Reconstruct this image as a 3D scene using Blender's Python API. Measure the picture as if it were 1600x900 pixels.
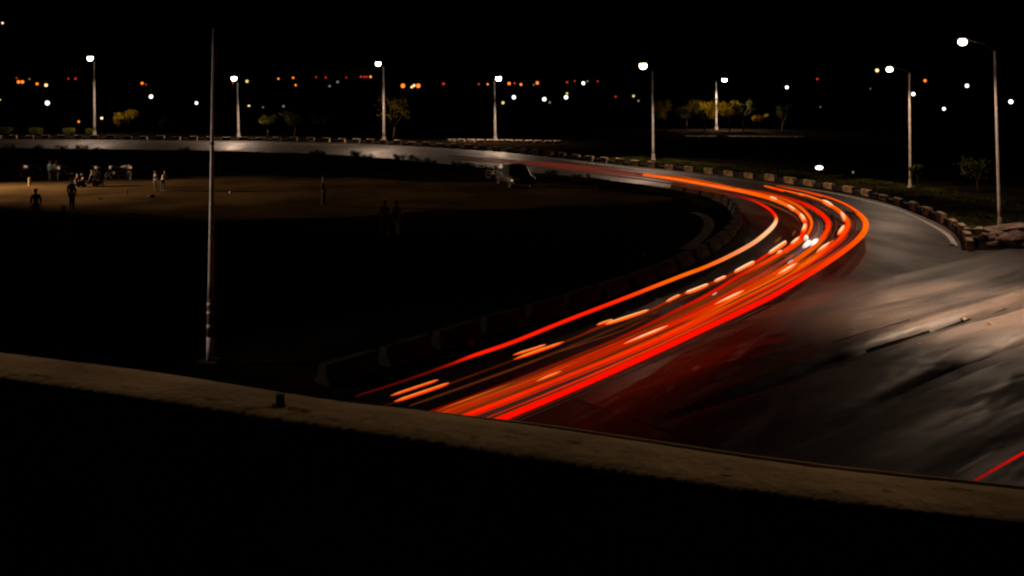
import bpy, bmesh, math, random
from mathutils import Vector, Matrix, noise
R = math.radians
rnd = random.Random(7)
S = bpy.context.scene
COL = S.collection
for o in list(bpy.data.objects): bpy.data.objects.remove(o)

# ------------------------------------------------------------------ camera
CAM_H, FPX, HOR = 7.0, 1555.6, 128.0
cd = bpy.data.cameras.new('camera'); cam = bpy.data.objects.new('camera', cd); COL.objects.link(cam)
cam.location = (0, 0, CAM_H); cam.rotation_euler = (R(90), 0, 0)
cd.lens = 35; cd.sensor_width = 36; cd.sensor_fit = 'HORIZONTAL'
cd.shift_y = -(450 - HOR) / 1600
cd.clip_start = 0.05; cd.clip_end = 12000
S.camera = cam
# ------------------------------------------------------------------ night sky
W = bpy.data.worlds.new('World'); S.world = W; W.use_nodes = True
nt = W.node_tree; nt.nodes.clear()
sky = nt.nodes.new('ShaderNodeTexSky'); sky.sky_type = 'NISHITA'; sky.sun_disc = False
sky.sun_elevation = R(-4); sky.sun_rotation = R(200)
bg = nt.nodes.new('ShaderNodeBackground'); bg.inputs['Strength'].default_value = 0.0004
ow = nt.nodes.new('ShaderNodeOutputWorld')
nt.links.new(sky.outputs[0], bg.inputs[0]); nt.links.new(bg.outputs[0], ow.inputs[0])
S.view_settings.view_transform = 'Standard'; S.view_settings.look = 'None'
S.view_settings.exposure = 0; S.view_settings.gamma = 1
S.render.engine = 'CYCLES'
try:
    S.cycles.filter_width = 2.2; S.cycles.max_bounces = 4; S.cycles.sample_clamp_indirect = 2.0
except Exception: pass
LAMP_W = 3200.0          # a street lamp's power
WARM = (1.0, 0.68, 0.47)

# ------------------------------------------------------------------ helpers
def P(px, py, z=0.0):
    """point on the level z seen at a pixel of the survey picture"""
    d = FPX * (CAM_H - z) / (py - HOR)
    return Vector(((px - 800) / FPX * d, d, z))
def at(px, py, d):
    return Vector(((px - 800) / FPX * d, d, CAM_H - (py - HOR) / FPX * d))

def new_obj(name, bm, mat=None, parent=None, smooth=False):
    me = bpy.data.meshes.new(name)
    bm.normal_update(); bm.to_mesh(me); bm.free()
    if mat:
        for m in (mat if isinstance(mat, (list, tuple)) else [mat]): me.materials.append(m)
    if smooth:
        for p in me.polygons: p.use_smooth = True
    o = bpy.data.objects.new(name, me); COL.objects.link(o)
    if parent: o.parent = parent
    return o
def tag(o, label, cat, group=None):
    o['label'] = label; o['category'] = cat
    if group: o['group'] = group
    return o
def struct(o): o['kind'] = 'structure'; return o
def empty(name, loc, rz=0, label=None, cat=None, group=None):
    o = bpy.data.objects.new(name, None); COL.objects.link(o)
    o.location = loc; o.rotation_euler = (0, 0, rz); o.empty_display_size = .2
    if label: tag(o, label, cat, group)
    return o
def copy_tree(root, loc, rz=0, label=None, scale=None, group=None):
    r = root.copy(); COL.objects.link(r); r.location = loc; r.rotation_euler = (0, 0, rz)
    if scale: r.scale = scale
    if label: r['label'] = label
    if group: r['group'] = group
    def kids(src, dst):
        for ch in list(src.children):
            c = ch.copy(); COL.objects.link(c); c.parent = dst; kids(ch, c)
    kids(root, r)
    return r

def box(bm, c, s, rot=None, bevel=0.0):
    g = bmesh.ops.create_cube(bm, size=1.0)
    vs = g['verts']
    M = Matrix.Translation(c) @ (rot.to_4x4() if rot else Matrix.Identity(4)) @ Matrix.Diagonal((s[0], s[1], s[2], 1))
    bmesh.ops.transform(bm, matrix=M, verts=vs)
    if bevel:
        es = list({e for v in vs for e in v.link_edges})
        bmesh.ops.bevel(bm, geom=es, offset=bevel, segments=2, affect='EDGES', profile=.6)
    return vs
def tube(bm, pts, rads, seg=10, caps=True):
    pts = [Vector(p) for p in pts]
    if not isinstance(rads, (list, tuple)): rads = [rads] * len(pts)
    rings = []
    up = Vector((0, 0, 1))
    for i, p in enumerate(pts):
        t = (pts[min(i + 1, len(pts) - 1)] - pts[max(i - 1, 0)]).normalized()
        a = t.cross(up)
        if a.length < 1e-3: a = t.cross(Vector((0, 1, 0)))
        a.normalize(); b = a.cross(t).normalized()
        rings.append([bm.verts.new(p + (a * math.cos(2 * math.pi * k / seg) + b * math.sin(2 * math.pi * k / seg)) * rads[i]) for k in range(seg)])
    for i in range(len(rings) - 1):
        for k in range(seg):
            bm.faces.new((rings[i][k], rings[i][(k + 1) % seg], rings[i + 1][(k + 1) % seg], rings[i + 1][k]))
    if caps:
        bm.faces.new(rings[0][::-1]); bm.faces.new(rings[-1])
    return rings
def ball(bm, c, r, sub=2, sc=(1, 1, 1)):
    g = bmesh.ops.create_icosphere(bm, subdivisions=sub, radius=r)
    bmesh.ops.transform(bm, matrix=Matrix.Translation(c) @ Matrix.Diagonal((*sc, 1)), verts=g['verts'])
    return g['verts']
def catmull(pts, n=6):
    out = []
    m = len(pts)
    for i in range(m - 1):
        p0, p1, p2, p3 = pts[max(i - 1, 0)], pts[i], pts[i + 1], pts[min(i + 2, m - 1)]
        for k in range(n):
            t = k / n
            out.append(tuple(0.5 * ((2 * b) + (-a + c) * t + (2 * a - 5 * b + 4 * c - d) * t * t + (-a + 3 * b - 3 * c + d) * t ** 3)
                             for a, b, c, d in zip(p0, p1, p2, p3)))
    out.append(tuple(pts[-1]))
    return out

# ------------------------------------------------------------------ materials
def mat(name, c1, c2=None, scale=3.0, rough=.8, rough2=None, bump=.0, bscale=None, metal=0, stretch=(1, 1, 1), rotz=0, spec=.5, detail=6, lo=.35, hi=.65):
    m = bpy.data.materials.new(name); m.use_nodes = True
    n = m.node_tree; L = n.links; b = n.nodes['Principled BSDF']
    b.inputs['Roughness'].default_value = rough; b.inputs['Metallic'].default_value = metal
    b.inputs['Specular IOR Level'].default_value = spec
    tc = n.nodes.new('ShaderNodeNewGeometry' if False else 'ShaderNodeTexCoord')
    mp = n.nodes.new('ShaderNodeMapping'); mp.vector_type = 'TEXTURE'; mp.inputs['Scale'].default_value = tuple(1 / q for q in stretch)
    mp.inputs['Rotation'].default_value = (0, 0, rotz)
    L.new(tc.outputs['Object'], mp.inputs[0])
    no = n.nodes.new('ShaderNodeTexNoise'); no.inputs['Scale'].default_value = scale; no.inputs['Detail'].default_value = detail
    L.new(mp.outputs[0], no.inputs['Vector'])
    cr = n.nodes.new('ShaderNodeValToRGB'); cr.color_ramp.elements[0].position = lo; cr.color_ramp.elements[1].position = hi
    cr.color_ramp.elements[0].color = (*c1, 1); cr.color_ramp.elements[1].color = (*(c2 or c1), 1)
    L.new(no.outputs[0], cr.inputs[0]); L.new(cr.outputs[0], b.inputs['Base Color'])
    if rough2 is not None:
        mr = n.nodes.new('ShaderNodeMapRange'); mr.inputs[1].default_value = lo; mr.inputs[2].default_value = hi
        mr.inputs[3].default_value = rough; mr.inputs[4].default_value = rough2
        L.new(no.outputs[0], mr.inputs[0]); L.new(mr.outputs[0], b.inputs['Roughness'])
    if bump:
        n2 = n.nodes.new('ShaderNodeTexNoise'); n2.inputs['Scale'].default_value = bscale or scale * 6; n2.inputs['Detail'].default_value = 8
        L.new(mp.outputs[0], n2.inputs['Vector'])
        bp = n.nodes.new('ShaderNodeBump'); bp.inputs['Strength'].default_value = bump; bp.inputs['Distance'].default_value = .05
        L.new(n2.outputs[0], bp.inputs['Height']); L.new(bp.outputs[0], b.inputs['Normal'])
    return m
def emit(name, col, s, sample=True):
    m = bpy.data.materials.new(name); m.use_nodes = True
    n = m.node_tree; n.nodes.clear()
    e = n.nodes.new('ShaderNodeEmission'); e.inputs[0].default_value = (*col, 1); e.inputs[1].default_value = s
    o = n.nodes.new('ShaderNodeOutputMaterial'); n.links.new(e.outputs[0], o.inputs[0])
    if not sample: m.cycles.emission_sampling = 'NONE'
    return m
M = {}
M['earth'] = mat('dry_earth', (.005, .004, .003), (.012, .009, .006), .35, .95, bump=.4, bscale=4, spec=0)
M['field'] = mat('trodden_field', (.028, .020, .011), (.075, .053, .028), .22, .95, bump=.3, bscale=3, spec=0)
M['asphalt'] = mat('asphalt', (.015, .012, .0105), (.029, .0235, .0205), .5, .64, .48, spec=.10, bump=.12, bscale=9, stretch=(1, .35, 1), rotz=R(12))
M['rut'] = mat('worn_asphalt', (.006, .0045, .004), (.085, .063, .047), .55, .60, .40, spec=.20, bump=.5, bscale=2.6, stretch=(.16, 1.0, 1), lo=.42, hi=.58)
M['seamdark'] = mat('black_seam', (.002, .0018, .0016), (.006, .005, .004), 3, .95, bump=.4, spec=.02)
M['paint'] = mat('worn_road_paint', (.16, .15, .14), (.42, .38, .34), 5, .7, lo=.4, hi=.6)
M['kerbwhite'] = mat('faded_kerb_paint', (.16, .12, .08), (.42, .31, .20), 3, .85, bump=.3, spec=.06)
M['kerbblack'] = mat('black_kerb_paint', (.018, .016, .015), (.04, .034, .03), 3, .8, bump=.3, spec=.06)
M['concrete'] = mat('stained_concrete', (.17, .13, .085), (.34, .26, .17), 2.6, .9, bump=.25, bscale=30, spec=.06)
def stains(m, scale, lo, hi, dark, stretch=(1, 1, 1), rotz=0):
    n = m.node_tree; L = n.links; b = n.nodes['Principled BSDF']; old = b.inputs['Base Color'].links[0].from_socket
    tc = n.nodes.new('ShaderNodeTexCoord'); mp = n.nodes.new('ShaderNodeMapping'); mp.vector_type = 'TEXTURE'; mp.inputs['Scale'].default_value = tuple(1 / q for q in stretch); mp.inputs['Rotation'].default_value = (0, 0, rotz)
    no = n.nodes.new('ShaderNodeTexNoise'); no.inputs['Scale'].default_value = scale; no.inputs['Detail'].default_value = 5; no.inputs['Roughness'].default_value = .65
    mr = n.nodes.new('ShaderNodeMapRange'); mr.inputs[1].default_value = lo; mr.inputs[2].default_value = hi; mr.inputs[3].default_value = 0; mr.inputs[4].default_value = 1
    mx = n.nodes.new('ShaderNodeMix'); mx.data_type = 'RGBA'; mx.inputs[7].default_value = (*dark, 1)
    L.new(tc.outputs['Object'], mp.inputs[0]); L.new(mp.outputs[0], no.inputs['Vector']); L.new(no.outputs[0], mr.inputs[0]); L.new(mr.outputs[0], mx.inputs[0]); L.new(old, mx.inputs[6]); L.new(mx.outputs[2], b.inputs['Base Color'])
stains(M['concrete'], 9, .60, .70, (.05, .035, .022), (1, 2.2, 1), R(-20))
stains(M['concrete'], 34, .66, .72, (.03, .022, .016), (.8, 2, 1), R(-20))
stains(M['asphalt'], .9, .56, .74, (.012, .010, .009), (1, .3, 1), R(-40))
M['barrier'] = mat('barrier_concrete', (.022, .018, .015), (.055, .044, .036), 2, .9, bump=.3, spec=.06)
M['galv'] = mat('galvanised_steel', (.38, .34, .30), (.56, .52, .47), 4, .6, metal=.2)
M['darksteel'] = mat('dark_steel', (.03, .03, .03), (.06, .055, .05), 5, .5, metal=.5)
M['rust'] = mat('rusted_steel', (.05, .03, .02), (.22, .10, .04), 9, .8)
M['polewhite'] = mat('white_pole_paint', (.45, .42, .42), (.7, .66, .64), 5, .6)
M['bark'] = mat('bark', (.05, .035, .02), (.12, .09, .06), 8, .9)
M['leaf'] = mat('leaf_green', (.035, .05, .010), (.12, .12, .025), .9, .7, spec=0)
M['leafdry'] = mat('leaf_yellow', (.13, .10, .006), (.26, .19, .012), .9, .7, spec=0)
M['leafdark'] = mat('leaf_dark', (.012, .018, .006), (.03, .035, .012), 1.2, .8, spec=0)
M['rock'] = mat('boulder_stone', (.07, .05, .04), (.2, .14, .11), 2.4, .9, bump=.5, bscale=8, spec=.06)
M['conduit'] = mat('dusty_conduit', (.20, .15, .10), (.34, .26, .18), 9, .7, spec=.2)
M['skin'] = mat('skin', (.16, .09, .06), (.2, .115, .075), 8, .6)
M['hair'] = mat('hair', (.01, .008, .007), (.02, .016, .012), 20, .6)
M['tyre'] = mat('tyre', (.012, .012, .012), (.02, .02, .02), 20, .8)
M['chrome'] = mat('chrome', (.5, .5, .5), (.6, .6, .6), 4, .2, metal=1)
M['glass'] = mat('dark_glass', (.01, .01, .012), (.015, .015, .018), 3, .08, spec=.8)
M['carpaint'] = mat('dark_car_paint', (.02, .022, .026), (.03, .03, .036), 2, .3)
M['whitepaint'] = mat('white_body_paint', (.55, .52, .48), (.65, .62, .58), 2, .4)
M['blackpaint'] = mat('black_body_paint', (.015, .015, .016), (.03, .03, .03), 2, .35)
def cloth(nm, c): return mat(nm, tuple(x * .7 for x in c), c, 12, .9)
M['c_dark'] = cloth('dark_cloth', (.02, .02, .025)); M['c_white'] = cloth('white_cloth', (.6, .56, .5))
M['c_blue'] = cloth('blue_cloth', (.02, .22, .40)); M['c_navy'] = cloth('navy_cloth', (.02, .03, .07))
M['c_grey'] = cloth('grey_cloth', (.2, .18, .16)); M['c_brown'] = cloth('brown_cloth', (.09, .055, .035))
E = {'lens': emit('lit_lamp_lens', (1, .86, .68), 26, False),
     'white': emit('far_white_light', (1, .95, .84), 2.6, False), 'warm': emit('far_warm_light', (1, .62, .30), 1.7, False),
     'orange': emit('far_orange_light', (1, .20, .02), 1.6, False), 'red': emit('far_red_light', (.55, .035, .01), 1.0, False),
     'yellow': emit('far_yellow_light', (1, .75, .22), .9, False), 'grey': emit('far_dim_light', (.20, .17, .12), 1.0, False),
     'head': emit('headlight_glow', (1, .85, .62), 1.6, False), 'headglint': emit('headlight_glint_glow', (1, .6, .35), .35, False)}

# ------------------------------------------------------------------ ground, roads
def sheet(name, pts, z, m):
    bm = bmesh.new()
    f = bm.faces.new([bm.verts.new((p[0], p[1], z)) for p in pts])
    bmesh.ops.triangulate(bm, faces=[f])
    bm.normal_update()
    for f in bm.faces:
        if f.normal.z < 0: f.normal_flip()
    return struct(new_obj(name, bm, m))
sheet('ground', [(-6000, -300), (6000, -300), (6000, 9000), (-6000, 9000)], 0, M['earth'])

OUTER = [(-700, 213), (-300, 214.5), (0, 217), (300, 219.5), (500, 222), (600, 226), (700, 231.5), (800, 239), (900, 249.5), (1000, 261), (1100, 271.5),
         (1200, 283), (1300, 299), (1350, 309), (1400, 323), (1450, 342), (1480, 357), (1498, 375), (1503, 392)]
INNER = [(-700, 229), (-300, 230), (0, 231.5), (300, 235.5), (400, 238), (500, 241.5), (600, 247.5), (700, 257), (800, 267.5), (900, 277), (950, 282), (1050, 297),
         (1115, 311), (1148, 329), (1158, 350), (1148, 374), (1110, 402), (1050, 434), (950, 474), (800, 530), (650, 585), (560, 620)]
outw = [P(*p) for p in catmull(OUTER, 5)]
inw = [P(*p) for p in catmull(INNER, 5)]
d0 = (inw[-1] - inw[-8]).normalized()
in_end = inw[-1] + d0 * 40
road_pts = [(p.x, p.y) for p in outw] + [(30, 42), (120, 40), (120, -60), (in_end.x, -60), (in_end.x, in_end.y)] + [(p.x, p.y) for p in reversed(inw)]
road = sheet('road', road_pts, .012, M['asphalt'])

# playing field with its own trodden surface
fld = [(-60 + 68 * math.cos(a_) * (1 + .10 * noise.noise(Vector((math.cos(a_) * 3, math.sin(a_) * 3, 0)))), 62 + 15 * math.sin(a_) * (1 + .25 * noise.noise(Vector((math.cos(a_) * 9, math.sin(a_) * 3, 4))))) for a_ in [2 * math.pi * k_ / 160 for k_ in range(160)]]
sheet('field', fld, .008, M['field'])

def offset_line(pts, off):
    out = []
    for i, p in enumerate(pts):
        t = (pts[min(i + 1, len(pts) - 1)] - pts[max(i - 1, 0)]); t.z = 0; t.normalize()
        out.append(p + Vector((-t.y, t.x, 0)) * off)
    return out
def ribbon(name, pts, w, z, m):
    bm = bmesh.new(); a = offset_line(pts, w / 2); b = offset_line(pts, -w / 2)
    va = [bm.verts.new((p.x, p.y, z)) for p in a]; vb = [bm.verts.new((p.x, p.y, z)) for p in b]
    for i in range(len(pts) - 1):
        f = bm.faces.new((va[i], vb[i], vb[i + 1], va[i + 1]))
        f.normal_update()
        if f.normal.z < 0: f.normal_flip()
    return struct(new_obj(name, bm, m))
edge = [P(*p) for p in catmull([(600, 228.5), (800, 241.5), (1000, 264.5), (1150, 281), (1250, 294), (1320, 306), (1400, 327), (1450, 349), (1480, 367), (1493, 384)], 6)]
ribbon('road_marking', edge, .22, .018, M['paint'])
ribbon('road_marking', [P(*p) for p in catmull([(-600, 217.5), (0, 221), (300, 223), (560, 227)], 6)], .2, .018, M['paint'])
# a short piece of inner path that curves behind the barriers
ribbon('path', [P(*p) for p in catmull([(1082, 332), (1100, 338), (1108, 348), (1105, 360), (1092, 375), (1070, 390)], 6)], .5, .014, M['barrier'])

# rutted lane that joins from the right: real ridges and grooves
u = Vector((.77, .638, 0)).normalized(); v = Vector((-u.y, u.x, 0))
A0 = P(1200, 605)
def rutted():
    bm = bmesh.new(); wl = bm.verts.layers.float_color.new('wear'); nu, nv = 300, 280; g = []
    for i in range(nu + 1):
        row = []
        for j in range(nv + 1):
            a = -4 + 41 * i / nu; b = -9 + 14 * j / nv
            p = A0 + u * a + v * b
            wob = noise.noise(Vector((a * .12, 3.1, 0))) * .5
            h = 0
            for (c, w, dep) in ((0.0 + wob * .5, .17, -.17), (.5 + wob * .6, .35, .07), (-2.35 + wob * .7, .24, -.19), (-1.7 + wob, .4, .045), (-3.6 + wob, .5, .04), (-5.2 - wob, .3, -.05), (2.3 + wob, .4, .03), (3.9 - wob, .25, -.03)):
                h += dep * math.exp(-((b - c) / w) ** 2)
            h += .07 * noise.noise(Vector((a * .16, b * .9, 1.7))) + .03 * noise.noise(Vector((a * .5, b * 2.4, 5.7))) + .018 * noise.noise(Vector((a * 1.6, b * 5, 9)))
            env = min(1, (a + 4) / 8, (37 - a) / 6, (b + 9) / 3, (5 - b) / 3.5); env = max(0, env)
            q_ = bm.verts.new((p.x, p.y, .018 + env * (h + .10))); row.append(q_)
            wr_ = max(0, min(1, (a - 1 - .9 * max(b, 0)) / 6, (5 - b) / 4, (b + 9) / 3)); q_[wl] = (wr_, wr_, wr_, 1)
        g.append(row)
    for i in range(nu):
        for j in range(nv):
            f = bm.faces.new((g[i][j], g[i + 1][j], g[i + 1][j + 1], g[i][j + 1]))
            a = -4 + 41 * (i + .5) / nu; b = -9 + 14 * (j + .5) / nv; wob = noise.noise(Vector((a * .12, 3.1, 0))) * .5
            jag = .05 * noise.noise(Vector((a * .9, 7, 0))); wd = .11 + .05 * noise.noise(Vector((a * .4, 1, 6)))
            if (abs(b - wob * .5 - jag) < wd and a > .5) or (abs(b + 2.35 - wob * .7 + jag) < wd * 1.3 and a > 1.5) or (abs(b - .9 - wob) < .05 and 4 < a < 8): f.material_index = 1  # near-black second material along the groove lines
    o = new_obj('side_road', bm, [M['rut'], M['seamdark']], smooth=True)
    return struct(o)
side = rutted()
_n = M['rut'].node_tree; _b = _n.nodes['Principled BSDF']; _old = _b.inputs['Base Color'].links[0].from_socket
_a = _n.nodes.new('ShaderNodeAttribute'); _a.attribute_name = 'wear'; _m = _n.nodes.new('ShaderNodeMix'); _m.data_type = 'RGBA'; _m.inputs[6].default_value = (.022, .0175, .0155, 1)
_n.links.new(_a.outputs['Fac'], _m.inputs[0]); _n.links.new(_old, _m.inputs[7]); _n.links.new(_m.outputs[2], _b.inputs['Base Color'])
# texture runs along the ruts
for nd in M['rut'].node_tree.nodes:
    if nd.type == 'MAPPING': nd.inputs['Rotation'].default_value = (0, 0, math.atan2(u.y, u.x))

# ------------------------------------------------------------------ flyover
PT = CAM_H - .8
far_e = [P(x, y, PT) for x, y in catmull([(-330, 504), (0, 549), (250, 580.5), (500, 620), (700, 645), (900, 672), (1250, 724), (1600, 762), (1900, 795)], 4)]
near_e = [P(x, y, PT) for x, y in catmull([(-330, 535), (0, 588), (250, 624), (500, 663), (700, 692), (900, 724), (1250, 775), (1600, 815), (1900, 846)], 4)]
fly = empty('flyover', (0, 0, 0), 0, 'dark concrete flyover deck edge with a pale stained parapet across the foreground', 'bridge')
def parapet():
    # resample both edges so that they can be bridged, keep the edge slightly worn
    bm = bmesh.new(); n = 240
    def samp(pts, t):
        k = t * (len(pts) - 1); i = min(int(k), len(pts) - 2); return pts[i].lerp(pts[i + 1], k - i)
    rows = []
    for i in range(n + 1):
        t = i / n; f = samp(far_e, t); c = samp(near_e, t); ax = (c - f).normalized()
        wr = .006 * noise.noise(Vector((t * 25, 0, 0))) + .0035 * noise.noise(Vector((t * 110, 4, 0)))
        wf = .004 * noise.noise(Vector((t * 80, 9, 0)))
        z = .0025 * noise.noise(Vector((t * 40, 2, 0)))
        prof = [(f + ax * .004, -1.0), (f + ax * (.002 + wf), -.012), (f + ax * (.012 + wf), 0), (f.lerp(c, .35), z + .002), (f.lerp(c, .7), z + .001), (c - ax * (.008 - wr * .5), -.001), (c + ax * wr * .5, -.008), (c + ax * .001, -.03), (c, -.80)]
        rows.append([bm.verts.new((p.x, p.y, PT + dz)) for p, dz in prof])
    for i in range(n):
        for j in range(len(rows[0]) - 1): bm.faces.new((rows[i][j], rows[i][j + 1], rows[i + 1][j + 1], rows[i + 1][j]))
    return new_obj('parapet', bm, M['concrete'], fly, smooth=True)
parapet()
def pt_off(p, q, e): return p + (p - q).normalized() * e
ncount = len(far_e)
# open drip channel with a thin outer lip
bm = bmesh.new(); rows = []; N_ = 160
def samp2(pts, t):
    k = t * (len(pts) - 1); i = min(int(k), len(pts) - 2); return pts[i].lerp(pts[i + 1], k - i)
for i in range(N_ + 1):
    t = i / N_; f, c = samp2(far_e, t), samp2(near_e, t); w = .003 + .034 * max(0, min(1, (t - .26) / .35))
    wb = .0015 * noise.noise(Vector((t * 70, 1, 0))); lz = -.012 + .001 * noise.noise(Vector((t * 50, 3, 0)))
    pr = [(-.001, -.06), (w, -.06), (w + .001, lz - .001), (w + .002 + wb, lz), (w + .0085 + wb, lz), (w + .010, lz - .003), (w + .010, -.22), (.004, -.24)]
    rows.append([bm.verts.new((*pt_off(f, c, e)[:2], PT + dz)) for e, dz in pr])
for i in range(N_):
    for j in range(len(rows[0]) - 1): bm.faces.new((rows[i][j], rows[i + 1][j], rows[i + 1][j + 1], rows[i][j + 1]))
bmesh.ops.recalc_face_normals(bm, faces=bm.faces)
new_obj('lip', bm, M['concrete'], fly)
# deck slab with soffit
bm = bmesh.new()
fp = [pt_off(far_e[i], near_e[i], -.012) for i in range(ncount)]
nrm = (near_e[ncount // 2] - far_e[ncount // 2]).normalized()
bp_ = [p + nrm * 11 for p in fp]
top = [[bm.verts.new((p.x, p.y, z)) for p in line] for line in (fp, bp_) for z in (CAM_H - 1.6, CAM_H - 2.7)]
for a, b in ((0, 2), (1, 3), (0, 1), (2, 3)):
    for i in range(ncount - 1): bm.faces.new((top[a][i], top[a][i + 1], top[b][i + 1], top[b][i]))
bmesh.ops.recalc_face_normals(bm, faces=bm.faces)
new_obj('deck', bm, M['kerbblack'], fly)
for k, tt in enumerate((0.02, .98)):
    f = fp[int(tt * (ncount - 1))] + nrm * 5
    bm = bmesh.new(); box(bm, (f.x, f.y, (CAM_H - 2.7) / 2), (1.2, 1.2, CAM_H - 2.7), bevel=.1)
    new_obj('pier', bm, M['concrete'], fly)
# small rusty stub on the parapet
sp = P(438, 635, PT)
t = empty('bolt_stub', (sp.x, sp.y, PT + .001), R(12), 'short black square metal stub standing on the stained parapet top', 'metal stub')
bm = bmesh.new(); box(bm, (0, 0, .0150), (.021, .018, .026), bevel=.0015); new_obj('stub', bm, M['blackpaint'], t)
bm = bmesh.new(); box(bm, (-.004, 0, .0015), (.034, .026, .003), bevel=.001); new_obj('base_plate', bm, M['darksteel'], t)

# ------------------------------------------------------------------ street lamps
def street_lamp(px_base, py_base, px_top, py_top, px_head, py_head, label, rad=.10, power=1.0, group='lit street lamps along the curve', toward=None, lens=1.0, spot=152, aim=None):
    b = P(px_base, py_base); d = b.y
    top = at(px_top, py_top, d)
    if toward is None: toward = -3.2
    head = at(px_head, py_head, d + toward)
    t = empty('street_lamp', b, 0, label, 'street lamp', group)
    L = lambda p: p - b
    bm = bmesh.new()
    n = 8; tube(bm, [Vector((0, 0, .02)).lerp(L(top), k / n) for k in range(n + 1)], [rad * (1 - .45 * k / n) for k in range(n + 1)], 12)
    new_obj('pole', bm, M['galv'], t, True)
    bm = bmesh.new(); box(bm, (0, 0, .02), (.4, .4, .04), bevel=.01); tube(bm, [(0, 0, .03), (0, 0, .55)], [rad * 1.5, rad * 1.25], 12)
    for sx in (-1, 1):
        for sy in (-1, 1): tube(bm, [(sx * .15, sy * .15, .03), (sx * .15, sy * .15, .09)], .015, 6)
    new_obj('base', bm, M['galv'], t)
    tp, hp = L(top), L(head)
    dirv = Vector((hp.x - tp.x, hp.y - tp.y, 0))
    hl = .34 * lens
    back = hp - dirv.normalized() * hl
    bm = bmesh.new()
    mid = tp.lerp(back, .35); mid.z = tp.z + (back.z - tp.z) * .75
    tube(bm, [tp - Vector((0, 0, .15)), tp, mid, back + Vector((0, 0, .10))], [rad * .5, rad * .45, rad * .4, rad * .35], 8)
    new_obj('arm', bm, M['darksteel'], t, True)
    q = Vector((1, 0, 0)).rotation_difference(dirv.normalized()).to_matrix()
    bm = bmesh.new()
    vs = ball(bm, (0, 0, 0), .36 * lens, 3, (1.15, .55, .34))
    cut = [x for x in vs if x.co.z < -.001]
    for x in cut: x.co.z = 0
    bmesh.ops.transform(bm, matrix=Matrix.Translation(hp + Vector((0, 0, .12))) @ q.to_4x4(), verts=bm.verts[:])
    hsg = new_obj('housing', bm, M['darksteel'], t, True)
    bm = bmesh.new()
    ball(bm, (0, 0, 0), .27 * lens, 3, (1.05, .62, .66))
    bmesh.ops.transform(bm, matrix=Matrix.Translation(hp + Vector((0, 0, -.02))) @ q.to_4x4(), verts=bm.verts[:])
    new_obj('lens', bm, E['lens'], t, True)
    ld = bpy.data.lights.new('lamp_light', 'SPOT'); ld.energy = LAMP_W * power; ld.color = WARM; ld.shadow_soft_size = .10; ld.spot_size = R(spot); ld.spot_blend = .9
    lo = bpy.data.objects.new('lamp_light', ld); COL.objects.link(lo); lo.parent = t; lo.location = hp + Vector((0, 0, -.40 * lens))
    aim_ = Vector(aim) if aim else Vector((0, -.35, -1))
    lo.rotation_euler = aim_.to_track_quat('-Z', 'Y').to_euler()
    return t
LN = 'lit street lamps along the curve'
street_lamp(148, 211, 147, 96, 141, 90.5, 'leftmost lit street lamp, on a pole behind the clipped shrubs', .16, 1.75, LN, None, 1.9)
street_lamp(373, 214, 371, 128, 365.5, 122, 'lit street lamp just right of the tall unlit pole, a yellow speck beside it', .15, 1.75, LN, None, 1.8)
street_lamp(600, 221, 599, 104, 591, 99, 'lit street lamp in front of the bare yellow tree, third from the left', .16, 1.75, LN, None, 1.6)
street_lamp(774, 219, 772.5, 126, 779, 122, 'middle lit street lamp, its head leaning right of its pole', .15, 1.75, LN, None, 1.8)
street_lamp(1021, 250, 1019.5, 111, 1005, 102, 'lit street lamp at the far kerb where the red trails begin', .12, 1.4, LN, None, 1.7)
street_lamp(1119, 203, 1119, 127, 1132, 124.5, 'small far street lamp rising behind the dark trees, its foot hidden', .17, 3, 'lit street lamps beyond the trees', -1.5, 1.5, 156)
street_lamp(1423, 293, 1421, 114, 1390, 108, 'lit street lamp behind the outer kerb on the bend, second from the right', .10, .8, LN, -.8, .80, 142)
street_lamp(1562.5, 358, 1554, 80, 1504, 65, 'nearest lit street lamp with a long arm, rising beside the boulders at the right', .085, .68, LN, -.8, .84, 134)
# bracket on the second lamp's pole
# a lamp of the side road just outside the frame on the right
street_lamp(1766, 458, 1764, 10, 1700, -8, 'lit street lamp outside the frame at the right by the side road', .09, 6.5, LN, -.6, 1.0, 56, (-4.4, -1.6, -9))
# lamps beside the flyover, just outside the frame: they light its parapet and the unlit pole
def side_lamp(x, y, hx, hy, hz, w, aim, label):
    t = empty('street_lamp', (x, y, 0), 0, label, 'street lamp', 'street lamps beside the flyover outside the frame')
    h = Vector((hx - x, hy - y, hz)); tp = Vector((0, 0, hz - .4))
    bm = bmesh.new(); tube(bm, [(0, 0, 0), tp * .5, tp], [.11, .09, .06], 12); new_obj('pole', bm, M['galv'], t, True)
    bm = bmesh.new(); tube(bm, [tp, tp.lerp(h, .4) + Vector((0, 0, .25)), h + Vector((0, 0, .12))], [.05, .04, .035], 8); new_obj('arm', bm, M['darksteel'], t, True)
    bm = bmesh.new(); ball(bm, h + Vector((0, 0, .12)), .3, 2, (1.2, .6, .4)); new_obj('housing', bm, M['darksteel'], t, True)
    bm = bmesh.new(); ball(bm, h, .2, 2, (1.2, .7, .5)); new_obj('lens', bm, E['lens'], t, True)
    ld = bpy.data.lights.new('lamp_light', 'SPOT'); ld.energy = w; ld.color = (1, .66, .38); ld.shadow_soft_size = .1; ld.spot_size = R(72); ld.spot_blend = .8
    lo = bpy.data.objects.new('lamp_light', ld); COL.objects.link(lo); lo.parent = t; lo.location = h + Vector((0, 0, -.2))
    lo.rotation_euler = Vector(aim).to_track_quat('-Z', 'Y').to_euler()
side_lamp(11, 5, 8.5, 4.2, 9.6, 560, (-8, -2.5, -3.4), 'lamp right of the frame beside the flyover')
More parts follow.
